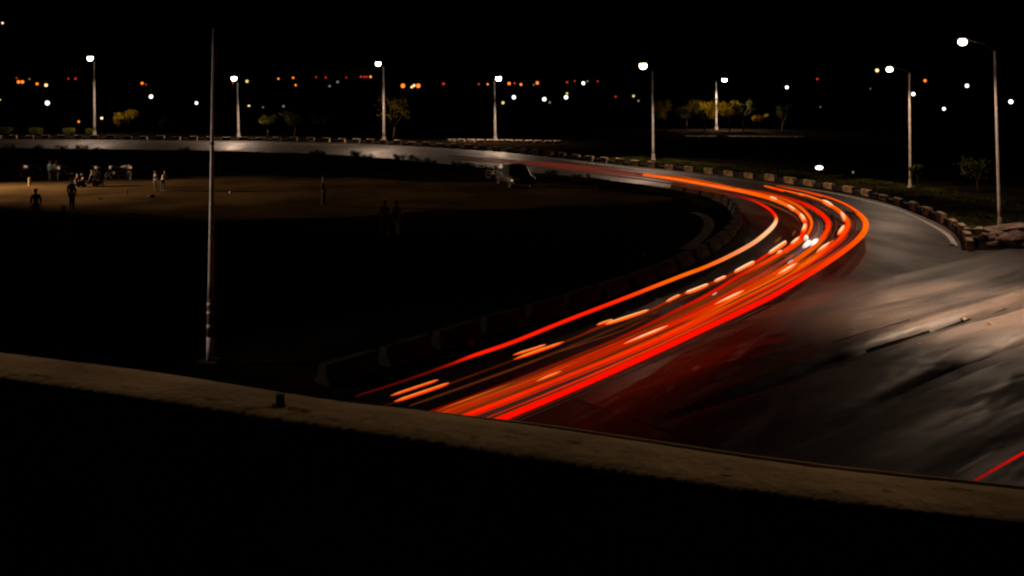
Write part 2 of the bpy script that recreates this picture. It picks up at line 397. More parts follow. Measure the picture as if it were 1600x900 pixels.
side_lamp(-13, 9, -10, 8.2, 9.8, 900, (8.5, -4.5, -3.6), 'lamp left of the frame beside the flyover')

# unlit pole in the left foreground
b = P(328, 571)
t = empty('unlit_pole', b, 0, 'tall thin unlit tapering pole with a white painted foot, in the left foreground', 'pole')
topp = at(333.5, 45, b.y) - b
bm = bmesh.new(); n = 14
tube(bm, [topp * (.2 + .8 * k / n) for k in range(n + 1)], [.075 * (1 - .72 * k / n) for k in range(n + 1)], 14); new_obj('pole', bm, M['galv'], t, True)
bm = bmesh.new(); tube(bm, [topp * .004, topp * .085], [.088, .086], 14); new_obj('painted_foot', bm, M['polewhite'], t, True)
bm = bmesh.new(); tube(bm, [topp * .0855, topp * .14, topp * .1995], [.083, .082, .080], 14); new_obj('lower_sleeve', bm, M['rust'], t, True)
bm = bmesh.new(); tube(bm, [topp * .655, topp * .663], [.052, .052], 14); new_obj('clamp', bm, M['darksteel'], t, True)
for zz in (.11, .15, .175):
    bm = bmesh.new(); r0 = .0835
    for s in (-1, 1):
        for k in range(5):
            pass
    tube(bm, [topp * zz, topp * (zz + .012)], [r0 + .004, r0 + .004], 14); new_obj('band', bm, M['polewhite'] if zz != .15 else M['galv'], t, True)
bm = bmesh.new(); box(bm, (-.02, 0, .06), (.5, .5, .14), bevel=.02); new_obj('footing', bm, M['barrier'], t)

M['polegrey'] = mat('pale_pole_paint', (.45, .43, .42), (.66, .63, .60), 5, .6)
t.children[0].data.materials[0] = M['polegrey']
mast = empty('floodlight', (-15, 24.2, 0), 0, 'added fill light mast just left of the frame beside the unlit pole', 'floodlight')  # invented fill light, added out of view only to brighten the unlit pole
bm = bmesh.new(); tube(bm, [(0, 0, 0), (0, 0, 4.6)], [.07, .05], 10); new_obj('pole', bm, M['galv'], mast, True)
bm = bmesh.new(); box(bm, (.15, 0, 4.65), (.2, .45, .3), bevel=.03); new_obj('housing', bm, M['darksteel'], mast)
bm = bmesh.new(); box(bm, (.26, 0, 4.65), (.02, .38, .24)); new_obj('lens', bm, E['lens'], mast)
ld = bpy.data.lights.new('flood_light', 'SPOT'); ld.energy = 950; ld.color = (1, .80, .66); ld.spot_size = R(74); ld.spot_blend = .5; ld.shadow_soft_size = .12
lo = bpy.data.objects.new('flood_light', ld); COL.objects.link(lo); lo.parent = mast; lo.location = (.4, 0, 4.65)
lo.rotation_euler = Vector((7, .4, -.05)).to_track_quat('-Z', 'Y').to_euler()

# ------------------------------------------------------------------ floodlight that lights the field (left of the frame)
fp0 = Vector((-46, 65, 0))
t = empty('floodlight', fp0, 0, 'low floodlight mast left of the frame lighting the trodden field', 'floodlight')
bm = bmesh.new(); tube(bm, [(0, 0, 0), (0, 0, 5)], [.07, .05], 10); new_obj('pole', bm, M['galv'], t, True)
bm = bmesh.new(); box(bm, (.15, 0, 5.05), (.2, .5, .35), bevel=.03); new_obj('housing', bm, M['darksteel'], t)
bm = bmesh.new(); box(bm, (.26, 0, 5.05), (.02, .42, .27)); new_obj('lens', bm, E['lens'], t)
ld = bpy.data.lights.new('flood_light', 'SPOT'); ld.energy = 70000; ld.color = (1, .60, .30); ld.spot_size = R(54); ld.spot_blend = 1; ld.shadow_soft_size = .15
lo = bpy.data.objects.new('flood_light', ld); COL.objects.link(lo); lo.parent = t; lo.location = (.4, 0, 5.05)
lo.rotation_euler = Vector((16, -.9, -5.0)).to_track_quat('-Z', 'Y').to_euler()

# ------------------------------------------------------------------ kerb blocks
def block_mesh(seed, l, w, h, chip=.03):
    rr = random.Random(seed); bm = bmesh.new()
    box(bm, (0, 0, h / 2), (l, w, h), bevel=.035)
    bmesh.ops.subdivide_edges(bm, edges=[e for e in bm.edges if e.calc_length() > .15], cuts=3, use_grid_fill=True)
    for x in bm.verts:
        if x.co.z > .02: x.co += noise.noise_vector(x.co * 4 + Vector((seed * 7, 0, 0))) * chip
    return bm
def walk(line, step):
    out = []; acc = 0; nxt = 0
    for i in range(len(line) - 1):
        a, b = line[i], line[i + 1]; L = (b - a).length
        while nxt <= acc + L:
            out.append((a.lerp(b, (nxt - acc) / L), math.atan2(b.y - a.y, b.x - a.x))); nxt += step
        acc += L
    return out
W_PROTO = [new_obj('kerb_block', block_mesh(i, .98, .28, .42), M['kerbwhite']) for i in range(4)]
B_PROTO = [new_obj('kerb_block', block_mesh(10 + i, .92, .27, .33), M['kerbblack']) for i in range(3)]
kl = offset_line(outw, .32)
used = set()
spots = [s for s in walk(kl, 1.06) if -860 < s[0].x / s[0].y * FPX < 760]
GK = 'painted kerb blocks along the outer edge of the road'
def section(px):
    if px < 333: return 'far straight road left of the tall unlit pole'
    if px < 600: return 'far kerb between the tall unlit pole and the bare yellow tree'
    if px < 1020: return 'far kerb between the bare tree and the start of the red trails'
    if px < 1320: return 'outer kerb above the light trails'
    return 'outer kerb curving down to the boulders'
def put(protos, i, loc, rz, label, group, cat='kerb block', sc=None):
    src = protos[i % len(protos)]
    if src.name in used: o = src.copy(); COL.objects.link(o)
    else: o = src; used.add(src.name)
    o.location = loc; o.rotation_euler = (0, 0, rz)
    if sc: o.scale = sc
    return tag(o, label, cat, group)
ORD = ['first', 'second', 'third', 'fourth', 'fifth', 'sixth', 'seventh', 'eighth', 'ninth', 'tenth', 'eleventh', 'twelfth', 'thirteenth', 'fourteenth', 'fifteenth', 'sixteenth', 'seventeenth', 'eighteenth', 'nineteenth', 'twentieth', 'twenty-first', 'twenty-second', 'twenty-third', 'twenty-fourth', 'twenty-fifth', 'twenty-sixth', 'twenty-seventh', 'twenty-eighth', 'twenty-ninth', 'thirtieth', 'thirty-first', 'thirty-second', 'thirty-third', 'thirty-fourth', 'thirty-fifth', 'thirty-sixth']
MARKS = [(148, 'the leftmost lit lamp'), (330, 'the unlit pole'), (600, 'the lamp by the bare tree'), (774, 'the middle lit lamp'), (1021, 'the lamp above the trail start'), (1513, 'the boulders')]
def kerb_label(px, wh, cnt={}):
    mk = min(MARKS, key=lambda m: abs(m[0] - px)); key = (mk[1], px < mk[0], wh)
    return key
keyed = {}
for i, (p, a) in enumerate(spots):
    px = 800 + p.x / p.y * FPX
    if px < -8 or px > 1545: continue
    keyed.setdefault(kerb_label(px, i % 2 == 0), []).append((abs(px - min(MARKS, key=lambda m: abs(m[0] - px))[0]), i))
KL = {}
for (mk, left, wh), lst in keyed.items():
    for r_, (_, i) in enumerate(sorted(lst)):
        KL[i] = ('pale' if wh else 'black') + ' painted kerb block, ' + (ORD[r_] if r_ < 36 else 'far') + (' to the left of ' if left else ' to the right of ') + mk
for i, (p, a) in enumerate(spots):
    px = 800 + p.x / p.y * FPX
    if px < -8 or px > 1545: continue
    wh = i % 2 == 0
    if not wh and rnd.random() < .1: pass
    jit = R(rnd.uniform(-3, 3)); q = p + Vector((rnd.uniform(-.04, .04), rnd.uniform(-.05, .05), 0))
    put(W_PROTO if wh else B_PROTO, i // 2, (q.x, q.y, .005), a + jit, KL[i], GK, sc=(1, 1, rnd.uniform(.85, 1.12) * ((1.15 if wh else .7) if p.y > 80 else 1)))
# blocks piled at the end of the kerb
for i, (x, y) in enumerate([(1513, 366), (1519, 373), (1522, 383), (1530, 372)]):
    p = P(x, y); put(W_PROTO if i % 2 else B_PROTO, i, (p.x, p.y, .01), R(rnd.uniform(-80, 80)), ['topmost', 'second', 'lowest', 'rightmost'][i] + ' of four askew kerb blocks at the kerb end beside the boulders', 'loose blocks at the kerb end', sc=(.7, 1, 1.1))
# second kerb farther back
for i in range(11):
    x = 1078 + i * 17; 
    if i in (3,): continue
    p = P(x, 216.5 + .1 * i); put(W_PROTO, i, (p.x, p.y, 0), R(rnd.uniform(-3, 3)), ORD[i] + ' pale block from the left in the short far kerb before the dark trees', 'kerb blocks in front of the dark trees', sc=(1.25, 7, .8))
for i in range(12):
    p = P(706 + i * 15, 221 + .25 * i); put(W_PROTO, i, (p.x, p.y, 0), R(rnd.uniform(-6, 2)), ORD[i] + ' low pale block from the left, behind the kerb near the middle lamp', 'low blocks behind the outer kerb', sc=(.9, 3, .7))

# ------------------------------------------------------------------ inner barriers
BAR = [(556, 592), (650, 562), (760, 527), (850, 500), (925, 475), (1000, 450), (1060, 425), (1110, 400), (1140, 378), (1156, 358), (1160, 342), (1150, 326), (1118, 310), (1060, 297)]
bl = offset_line([P(*p) for p in catmull(BAR, 6)], .25)
def barrier_mesh(seed):
    bm = bmesh.new(); l = 1.62
    prof = [(-.24, 0), (-.24, .12), (-.15, .24), (-.12, .47), (.12, .47), (.15, .24), (.24, .12), (.24, 0)]
    nx = 8; rows = []
    for k in range(nx + 1):
        x = -l / 2 + l * k / nx
        rows.append([bm.verts.new(Vector((x, y, z)) + noise.noise_vector(Vector((x * 3 + seed * 5, y * 5, z * 5))) * .012) for y, z in prof])
    for k in range(nx):
        for j in range(len(prof)): bm.faces.new((rows[k][j], rows[k + 1][j], rows[k + 1][(j + 1) % 8], rows[k][(j + 1) % 8]))
    bm.faces.new(rows[0][::-1]); bm.faces.new(rows[-1])
    bmesh.ops.recalc_face_normals(bm, faces=bm.faces)
    return bm
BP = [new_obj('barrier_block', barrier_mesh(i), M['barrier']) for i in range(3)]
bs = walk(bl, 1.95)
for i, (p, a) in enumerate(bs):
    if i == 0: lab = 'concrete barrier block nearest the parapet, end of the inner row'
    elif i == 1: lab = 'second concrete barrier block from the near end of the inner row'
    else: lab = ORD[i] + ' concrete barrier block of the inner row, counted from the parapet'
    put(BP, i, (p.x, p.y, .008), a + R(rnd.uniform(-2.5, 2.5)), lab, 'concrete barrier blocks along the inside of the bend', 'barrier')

# ------------------------------------------------------------------ boulders
def rock(px, py, s, seed, label, flat=.6):
    bm = bmesh.new(); ball(bm, (0, 0, 0), 1, 4)
    for x in bm.verts:
        n1 = noise.noise(x.co * 1.3 + Vector((seed, 0, 0))); n2 = noise.noise(x.co * 4 + Vector((seed, 5, 0)))
        c = noise.cell(x.co * 1.6 + Vector((seed, 2, 1)))
        x.co *= 1 + .35 * n1 + .09 * n2 + .10 * c
        x.co = Vector((x.co.x * s[0], x.co.y * s[1], max(x.co.z * s[2] * flat, -s[2] * .25)))
    p = P(px, py)
    o = new_obj('boulder', bm, M['rock']); o.location = (p.x, p.y, s[2] * .2); o.rotation_euler = (0, 0, seed)
    return tag(o, label, 'boulder', 'boulders at the junction')
rock(1590, 384, (1.0, .7, .75), 1, 'largest dark rounded boulder cut by the right edge of the photo')
rock(1561, 372, (.55, .45, .40), 2, 'mid sized boulder right in front of the nearest lamp foot')
rock(1541, 376, (.4, .33, .42), 3, 'small boulder between the kerb end and the nearest lamp foot')
rock(1551, 385, (.28, .25, .25), 4, 'smallest stone in front of the boulders at the junction')
p = P(1566, 366)
bm = bmesh.new(); box(bm, (0, 0, 0), (2.1, .9, .16), bevel=.04)
for x in bm.verts: x.co += noise.noise_vector(x.co * 2) * .03
o = new_obj('stone_slab', bm, M['rock']); o.location = (p.x + .2, p.y, .28); o.rotation_euler = (R(3), R(-6), R(8)); tag(o, 'flat stone slab lying over the boulders at the foot of the nearest lamp', 'slab')
for k, (x, y, s) in enumerate([(1548, 512, .10), (1505, 504, .09), (1510, 545, .10), (1437, 544, .08), (1487, 384, .12), (735, 538, .12), (1003, 400, .12)]):
    bm = bmesh.new(); ball(bm, (0, 0, 0), s, 2)
    for w in bm.verts: w.co *= 1 + .3 * noise.noise(w.co * 12 + Vector((k, 0, 0)))
    for w in bm.verts: w.co.z *= .6
    o = new_obj('stone', bm, M['kerbwhite']); q = P(x, y); o.location = (q.x, q.y, .10 if x > 1420 and y > 450 else .05)
    tag(o, ['pale pebble on the side road near the right edge', 'pale pebble above the upper rut of the side road', 'pale pebble between the two ruts of the side road', 'pale pebble at the left end of the side road ruts', 'pale stone at the lower end of the white edge line', 'pale flat stone on the road verge before the near barriers', 'pale stone lying on the field inside the bend'][k], 'stone')

# ------------------------------------------------------------------ vegetation
def leaves(bm, centre, rad, n, size, rr, sc=(1, 1, 1)):
    for _ in range(n):
        d = Vector((rr.gauss(0, 1), rr.gauss(0, 1), rr.gauss(0, 1))).normalized() * rad * rr.random() ** .45
        p = Vector(centre) + Vector((d.x * sc[0], d.y * sc[1], d.z * sc[2]))
        a = Vector((rr.gauss(0, 1), rr.gauss(0, 1), rr.gauss(0, 1))).normalized()
        b = a.orthogonal().normalized(); s = size * rr.uniform(.5, 1.3)
        q = [p + a * s, p + b * s * .45, p - a * s, p - b * s * .45]
        bm.faces.new([bm.verts.new(x) for x in q])
def tree(px, py, height, width, label, kind='leaf', dens=1.0, seed=0, group='small trees beyond the road', stems=1, lean=0, z0=None):
    rr = random.Random(seed + 100); b = P(px, py)
    t = empty('small_tree', b, 0, label, 'tree', group)
    bm = bmesh.new(); cm = bmesh.new()
    for s in range(stems):
        base = Vector((rr.uniform(-.2, .2) * (stems > 1), 0, 0)); fork = base + Vector((lean + rr.uniform(-.2, .2), 0, height * rr.uniform(.28, .38)))
        tube(bm, [base, base.lerp(fork, .5) + Vector((rr.uniform(-.06, .06), 0, 0)), fork], [.11 * height / 5, .085 * height / 5, .07 * height / 5], 7)
        for k in range(6):
            an = rr.uniform(0, 6.28); r = width * .5 * rr.uniform(.35, .85)
            tip = Vector((fork.x + math.cos(an) * r, fork.y + math.sin(an) * r, height * rr.uniform(.6, .95)))
            mid = fork.lerp(tip, .5) + Vector((math.cos(an) * r * .2, 0, -.1))
            tube(bm, [fork, mid, tip], [.05 * height / 5, .035 * height / 5, .015], 6)
            for j in range(3):
                c = mid.lerp(tip, rr.uniform(.2, 1.1)) + Vector((rr.uniform(-.3, .3), rr.uniform(-.3, .3), rr.uniform(-.25, .25))) * width * .3
                tube(bm, [mid.lerp(tip, .5), c], [.02, .008], 5)
                leaves(cm, c, width * .2 * rr.uniform(.6, 1.2), int(80 * dens), .11 * max(1, height / 4.5), rr, (1, 1, .8))
    new_obj('trunk', bm, M['bark'], t, True)
    new_obj('crown', cm, M[kind], t)
    return t
tree(201, 212, 3.4, 3.4, 'round leafy green tree right of the leftmost lit lamp', 'leafdry', 1.4, 1)
tree(262, 212, 2.4, 2.2, 'dim low tree between the leafy tree and the unlit pole', 'leafdark', 1.2, 2)
tree(418, 214, 3.0, 2.0, 'dim narrow tree, leftmost of the three right of the second lamp', 'leaf', .8, 3)
tree(460, 215, 3.4, 3.2, 'ragged green tree, middle of the three right of the second lamp', 'leaf', .8, 4)
tree(502, 215, 3.4, 2.4, 'brighter ragged tree, rightmost of the three right of the second lamp', 'leafdry', .9, 5)
tree(614, 219, 5.6, 5.4, 'sparse yellow lit tree with bare branches behind the third lamp', 'leafdry', .55, 6)
tree(1040, 205.5, 4.5, 4.0, 'low yellowish tree at the left end of the dark far clump', 'leafdry', 1.0, 7, 'trees of the far right clump')
tree(1072, 205.5, 4.5, 3.8, 'dark tree second from the left in the far clump', 'leaf', 1.2, 8, 'trees of the far right clump')
tree(1101, 205.5, 5.0, 4.2, 'yellow topped tree covering the foot of the small far lamp', 'leafdry', 1.4, 9, 'trees of the far right clump')
tree(1140, 205.5, 4.8, 3.8, 'bright yellow lit tree just right of the small far lamp', 'leafdry', 1.4, 10, 'trees of the far right clump')
tree(1162, 205.5, 5.4, 3.2, 'tallest thin tree of the far clump with upright branches', 'leaf', .7, 11, 'trees of the far right clump')
tree(1186, 205.5, 2.8, 2.4, 'low bushy tree right of the thin upright tree', 'leafdry', 1.4, 12, 'trees of the far right clump')
tree(1222, 205.5, 3.7, 2.6, 'last dim tree at the right end of the far clump', 'leaf', .8, 13, 'trees of the far right clump')
tree(1438, 294, 1.5, 1.1, 'small dim bush tree beside the foot of the second lamp from the right', 'leafdark', .7, 14, 'dim trees by the junction lamps')
tree(1530, 300, 2.3, 2.4, 'dim bare tree between the two rightmost lamps', 'leafdark', .35, 15, 'dim trees by the junction lamps')
def hedge(px, py, w, h, label, seed):
    rr = random.Random(seed); b = P(px, py); t = empty('clipped_shrub', b, 0, label, 'shrub', 'clipped shrubs beyond the kerb')
    bm = bmesh.new(); tube(bm, [(0, 0, 0), (0, 0, h * .6)], [.06, .03], 6); new_obj('stem', bm, M['bark'], t)
    bm = bmesh.new()
    for _ in range(900):
        p = Vector((rr.uniform(-w / 2, w / 2), rr.uniform(-.5, .5), h * (.22 + .78 * rr.random() ** .7)))
        leaves(bm, p, .08, 1, .08, rr)
    new_obj('foliage', bm, M['leaf'], t)
hedge(9, 212, 1.5, 1.05, 'clipped square shrub at the left edge behind the far kerb', 1)
hedge(56, 212, 1.5, 1.0, 'clipped square shrub, middle of the three left of the leftmost lit lamp', 2)
hedge(108, 212, 1.3, .95, 'clipped square shrub nearest the leftmost lit lamp, on its left side', 3)
hedge(140, 211, .8, .8, 'little shrub touching the leftmost lit lamp pole', 4)
hedge(36, 205, 1.4, 1.9, 'taller loose shrub behind the clipped ones at the far left', 5)
hedge(92, 205, 1.2, 1.8, 'taller loose shrub behind the clipped ones near the leftmost lamp', 6)
# dark shrubs on the inner verge, silhouettes against the lit road
rs = random.Random(5)
k = 0
for x in [12, 60, 100, 128, 158, 290, 488, 505, 548, 556, 570, 622, 640, 660, 668, 716, 724, 740, 756, 795, 860, 905]:
    yb = None
    for a, b2 in zip(INNER, INNER[1:]):
        if a[0] <= x <= b2[0]: yb = a[1] + (b2[1] - a[1]) * (x - a[0]) / (b2[0] - a[0])
    p = P(x + rs.uniform(-5, 5), yb + 3.5)
    t = empty('verge_shrub', p, 0, ORD[k] + ' low black ragged shrub from the left, outlined against the lit road', 'shrub', 'low dark shrubs on the inner verge')
    k += 1
    h = rs.uniform(.35, .75); w = rs.uniform(.7, 1.5)
    bm = bmesh.new()
    for s in range(5): tube(bm, [(0, 0, 0), (rs.uniform(-w, w) * .4, rs.uniform(-.2, .2), h * rs.uniform(.6, 1))], [.02, .006], 5)
    new_obj('stem', bm, M['bark'], t)
    bm = bmesh.new()
    for s in range(9): leaves(bm, (rs.uniform(-w, w) * .45, rs.uniform(-.25, .25), h * rs.uniform(.3, .85)), .24, 45, .06, rs)
    new_obj('foliage', bm, M['leafdark'], t)
# grass stuff behind the outer kerb and along the inner verge
def grass(name, line, wid, n, h, m, seed):
    rr = random.Random(seed); bm = bmesh.new(); L = len(line)
    for _ in range(n):
        i = rr.randrange(L - 1); c = line[i].lerp(line[i + 1], rr.random())
        t_ = (line[i + 1] - line[i]); t_.z = 0; t_.normalize(); c = c + Vector((-t_.y, t_.x, 0)) * rr.uniform(*wid)
        dens = noise.noise(c * .35)
        if dens < -.12 and rr.random() < .8: continue
        for q in range(4):
            an = rr.uniform(0, 6.28); b = Vector((math.cos(an), math.sin(an), 0)); hh = h * rr.uniform(.4, 1.2)
            o_ = c + Vector((rr.uniform(-.08, .08), rr.uniform(-.08, .08), 0))
            bm.faces.new([bm.verts.new(o_ - b * .012), bm.verts.new(o_ + b * .012), bm.verts.new(o_ + Vector((rr.uniform(-.6, .6) * hh * .6, rr.uniform(-.6, .6) * hh * .6, hh)))])
    o = new_obj(name, bm, m); o['kind'] = 'stuff'; tag(o, 'short patchy grass behind the outer kerb' if wid[0] > 0 else 'short dark grass on the inner verge', 'grass'); return o
grass('grass', kl[int(len(kl) * .45):-4], (.35, 7), 16000, .14, M['leaf'], 3)
grass('grass', inw[:int(len(inw) * .62)], (-1.6, -.15), 9000, .16, M['leafdark'], 4)

# ------------------------------------------------------------------ far lights
LIGHTS = """4 36 warm 4;26 122 red 3;29 128 orange 6;35 128 orange 6;46 123.5 grey 3;58 131 orange 5;72 133 warm 6;107 123 red 3;118 123 red 4;74 161 white 8;222 130 orange 5;228 132 red 3;236 151 white 7;307 161 white 5.5;123 190 orange 4;159 184.6 warm 5;386 127 yellow 5.5;389 166 warm 4.5;
435 123 orange 3.6;458 121.5 orange 3.8;462 133 orange 3.8;494 120.5 red 3;509 121 red 3;515 134.5 grey 4;527.5 128 grey 4.5;541 121 red 2.5;564 120 red 4;569 120 red 3.5;573 120 red 3.5;579 120 orange 4.5;411 167.5 grey 3;443 166 grey 4;554 168 grey 4;629.5 134 orange 8;643.5 136 warm 4.5;647 133.5 warm 5;653.5 134 orange 8;693 131 red 5;748 131.5 red 3.5;762 131.5 orange 3.6;795.5 130.5 orange 5.5;786 160.5 yellow 5.5;703 218.5 grey 3;
804 130 red 3.5;814 132 orange 4.6;834 132.5 grey 3;839.5 129.5 orange 6;803 152 white 7;850.5 155 white 7;884.5 152 white 7;886 146 yellow 4;886 128.5 red 4;911.5 130 white 6;918 127 grey 3.5;898 126.5 red 3;934 127 red 3;962 151 red 3.5;990 150 yellow 4.5;997.5 157.5 grey 4;859 160 grey 4;
1229.5 136.5 white 6;1277 123.5 red 4;1370.5 110 warm 6.5;1360 138.5 grey 2.5;1427 147 white 7;1445.5 126 orange 5.5;1475 170 white 6;1511 134 white 7;1579.5 159 white 8;1282 167 grey 2.5;0 156 yellow 3;1333 269 grey 4;364 130 red 3"""
lamps_x = [(141, 'leftmost lamp'), (366, 'second lamp'), (591, 'third lamp'), (779, 'middle lamp'), (1005, 'fifth lamp'), (1132, 'small far lamp'), (1390, 'second rightmost lamp'), (1504, 'nearest lamp')]
cw = {'red': 'faint red', 'orange': 'orange', 'white': 'bright white', 'warm': 'warm white', 'yellow': 'yellowish', 'grey': 'very dim grey'}
protoL = {}; seen = {}; total = {}
def far_lamp(kind):
    t = empty('distant_lamp', (0, 0, 0))
    bm = bmesh.new(); tube(bm, [(0, 0, -1.0), (0, 0, -.02)], [.012, .008], 6); new_obj('pole', bm, M['darksteel'], t)
    bm = bmesh.new(); ball(bm, (0, 0, 0), 1, 2, (1, .8, 1)); new_obj('globe', bm, E[kind], t, True)
    return t
ents = sorted(LIGHTS.replace('\n', '').split(';'), key=lambda e: float(e.split()[0]))
for ent in ents:
    x, y, kind, s = ent.split(); x, y, s = float(x), float(y), float(s)
    near = min(lamps_x, key=lambda l: abs(l[0] - x)); side = 'left' if x < near[0] else 'right'
    hgt = 'low down' if y > 175 else 'below the skyline' if y > 140 else 'high in the sky' if y < 60 else 'on the skyline'
    size = 'large ' if s >= 7 else 'tiny ' if s < 4 else 'small '
    lab = size + cw[kind] + ' light ' + hgt + ', ' + side + ' of the ' + near[1]; total[lab] = total.get(lab, 0) + 1
for ent in ents:
    x, y, kind, s = ent.split(); x, y, s = float(x), float(y), float(s)
    d = 230 + (hash((int(x * 7), int(y))) % 60)
    if y > 175: d = 120
    if y > 215: d = 112
    if y > 260: d = 75
    if kind in ('red', 'orange') and y < 140: d += 60
    pos = at(x, y, d); rad = s * .43 * d / FPX
    near = min(lamps_x, key=lambda l: abs(l[0] - x)); side = 'left' if x < near[0] else 'right'
    hgt = 'low down' if y > 175 else 'below the skyline' if y > 140 else 'high in the sky' if y < 60 else 'on the skyline'
    size = 'large ' if s >= 7 else 'tiny ' if s < 4 else 'small '
    lab = size + cw[kind] + ' light ' + hgt + ', ' + side + ' of the ' + near[1]
    seen[lab] = seen.get(lab, 0) + 1
    if seen[lab] > 1 or total.get(lab, 0) > 1: lab += ', ' + ORD[seen[lab] - 1] + ' from left'
    t = empty('distant_lamp', (pos.x, pos.y, 0), 0, lab, 'distant light', 'distant town lights')
    t.location.z = 0
    if kind not in protoL:
        bm = bmesh.new(); ball(bm, (0, 0, 0), 1, 2, (1, .8, 1)); protoL[kind] = new_obj('globe', bm, E[kind], t, True)
        g = protoL[kind]
    else:
        g = protoL[kind].copy(); COL.objects.link(g); g.parent = t
    g.location = (0, 0, pos.z); g.scale = (rad, rad, rad)
    bm = bmesh.new(); tube(bm, [(0, 0, 0), (0, 0, max(.1, pos.z - rad * .9))], [.05, .03], 6); new_obj('pole', bm, M['blackpaint'], t)

# low floodlight on the ground, lit
p = P(1280, 266)
t = empty('ground_floodlight', p, R(-8), 'bright white low light box glowing on dark ground beyond the outer kerb', 'floodlight')
bm = bmesh.new(); box(bm, (0, .1, .2), (.62, .2, .34), bevel=.04); new_obj('housing', bm, M['darksteel'], t)
bm = bmesh.new(); ball(bm, (0, -.02, .2), .28, 3, (1.05, .3, .55)); new_obj('lens', bm, emit('flood_lens', (1, .9, .78), 4, False), t, True)
bm = bmesh.new(); box(bm, (0, .1, .02), (.5, .3, .03)); new_obj('stand', bm, M['darksteel'], t)

# ------------------------------------------------------------------ light trails (the long exposure of the cars' lamps)
TRAIL = bpy.data.materials.new('vehicle_light'); TRAIL.use_nodes = True
n = TRAIL.node_tree; n.nodes.clear()
at_ = n.nodes.new('ShaderNodeAttribute'); at_.attribute_name = 'glow'
e_ = n.nodes.new('ShaderNodeEmission'); o_ = n.nodes.new('ShaderNodeOutputMaterial')
e_.inputs[1].default_value = 1.02
n.links.new(at_.outputs['Color'], e_.inputs[0]); n.links.new(e_.outputs[0], o_.inputs[0])
HALO = ((0, -.25, 1, (1, .25, .03), 1.45), (0, .75, 1.05, (1, 1.08, 1.1), .95))
def trail(name, pts, label, z=.65, strands=((0, 0, 1.0),), group='red and orange light trails of the passing traffic', fade=(0, 0)):
    """pts: (px, py, width px, (r,g,b)); strands: lateral offset in widths, height offset, brightness, tint"""
    bm = bmesh.new(); lay = bm.verts.layers.float_color.new('glow')
    flat = catmull([(x, y, w, *c) for x, y, w, c in pts], 7)
    N = len(flat)
    cen = [P(f[0], f[1], z) for f in flat]
    for st in strands:
        off, dz, br = st[:3]; tint = st[3] if len(st) > 3 else (1, 1, 1); wid = st[4] if len(st) > 4 else 1.0
        line = []; rad = []
        for i, f in enumerate(flat):
            t_ = cen[min(i + 1, N - 1)] - cen[max(i - 1, 0)]; t_.z = 0; t_.normalize()
            f = (f[0], f[1], f[2] * (.76 if len(strands) > 2 else 1), *f[3:])
            r = max(.5, f[2]) / 2 * cen[i].y / FPX
            r = r / max(1, len(strands) ** .5) * wid if len(strands) > 1 else r * wid
            e = min(1, (i + 1) / 4, (N - i) / 4)
            line.append(cen[i] + Vector((-t_.y, t_.x, 0)) * off * f[2] * cen[i].y / FPX + Vector((0, 0, dz * r if strands is HALO else dz))); rad.append(max(.004, r * (.3 + .7 * e)))
        rings = tube(bm, line, rad, 10)
        for i, rg in enumerate(rings):
            c = flat[i][3:]; k = br
            if fade[0] and i < N * fade[0]: k *= i / (N * fade[0])
            if fade[1] and i > N * (1 - fade[1]): k *= (N - 1 - i) / (N * fade[1])
            var = 1 + .12 * noise.noise(Vector((i * .4, off * 9, 3)))
            for vv in rg: vv[lay] = (*[max(0, a) * b * k * var for a, b in zip(c, tint)], 1)
    o = new_obj(name, bm, TRAIL, smooth=True)
    return tag(o, label, 'light trail', group)
RD, OR, DR, PA, BR, DO = (1.0, .012, .0), (1.0, .13, .004), (.30, .004, .0), (1.1, .56, .27), (.10, .03, .012), (.35, .07, .01)
HOTR = (1.0, .03, .002)
trail('light_trail', [(556, 619, 3, (.07, .002, 0)), (640, 592, 3, (.10, .002, 0)), (700, 570.5, 3.5, (.3, .003, 0)), (740, 555.5, 5, RD), (800, 535, 5.5, RD), (887, 500, 5.5, RD), (973, 467, 5.5, HOTR), (1060, 433, 5.5, OR),
    (1100, 418, 5.5, OR), (1138, 401, 6, (1, .22, .05)), (1175, 381, 6.5, (1, .38, .15)), (1198, 363.5, 6.5, PA), (1210, 350.5, 6, PA), (1213, 342, 5, OR), (1210, 335, 4.5, RD), (1202, 327, 4, RD), (1185, 317, 3.4, (.7, .01, 0)), (1166, 310, 3, DR),
    (1147, 305, 2.6, (.2, .006, 0)), (1100, 296.5, 2.2, (.14, .01, .0)), (1040, 286, 2, (.08, .01, .003))], 'innermost thin red trail turning pale at the tightest point of the bend')
# dashed pair
def dashes(pts, spans, name, label, z=.7, w=5.5, off=0, col=PA, grp='blinking turn signal streaks'):
    flat = catmull([(x, y) for x, y in pts], 12)
    acc = [0]
    for a, b in zip(flat, flat[1:]): acc.append(acc[-1] + math.hypot(b[0] - a[0], b[1] - a[1]))
    for si, (x0, x1, ww, c) in enumerate(spans):
        seg = [f for f in flat if min(x0, x1) <= f[0] <= max(x0, x1)]
        if len(seg) < 3: continue
        st = max(1, len(seg) // 6); seg = seg[::st] + ([seg[-1]] if (len(seg) - 1) % st else [])
        m_ = len(seg)
        trail('signal_streak', [(f[0], f[1], .82 * ww * (.35 + .65 * math.sin(math.pi * (i + .6) / (m_ + .2)) ** .5 if 0 < i < m_ - 1 else ww * .0 + .30 * ww / ww), (c if 0 < i < m_ - 1 else (.9, .10, .004))) for i, f in enumerate(seg)],
              (ORD[si] + ' ' + label + ', counted from the left') if len(spans) > 1 else label, z, group=grp, strands=HALO)
D2 = [(612, 629), (702, 598.5), (803, 561.5), (881, 534), (933, 511.5), (1014, 484), (1060, 462), (1089, 451.5), (1135, 431.5), (1179, 409), (1202, 395.5), (1228, 378)]
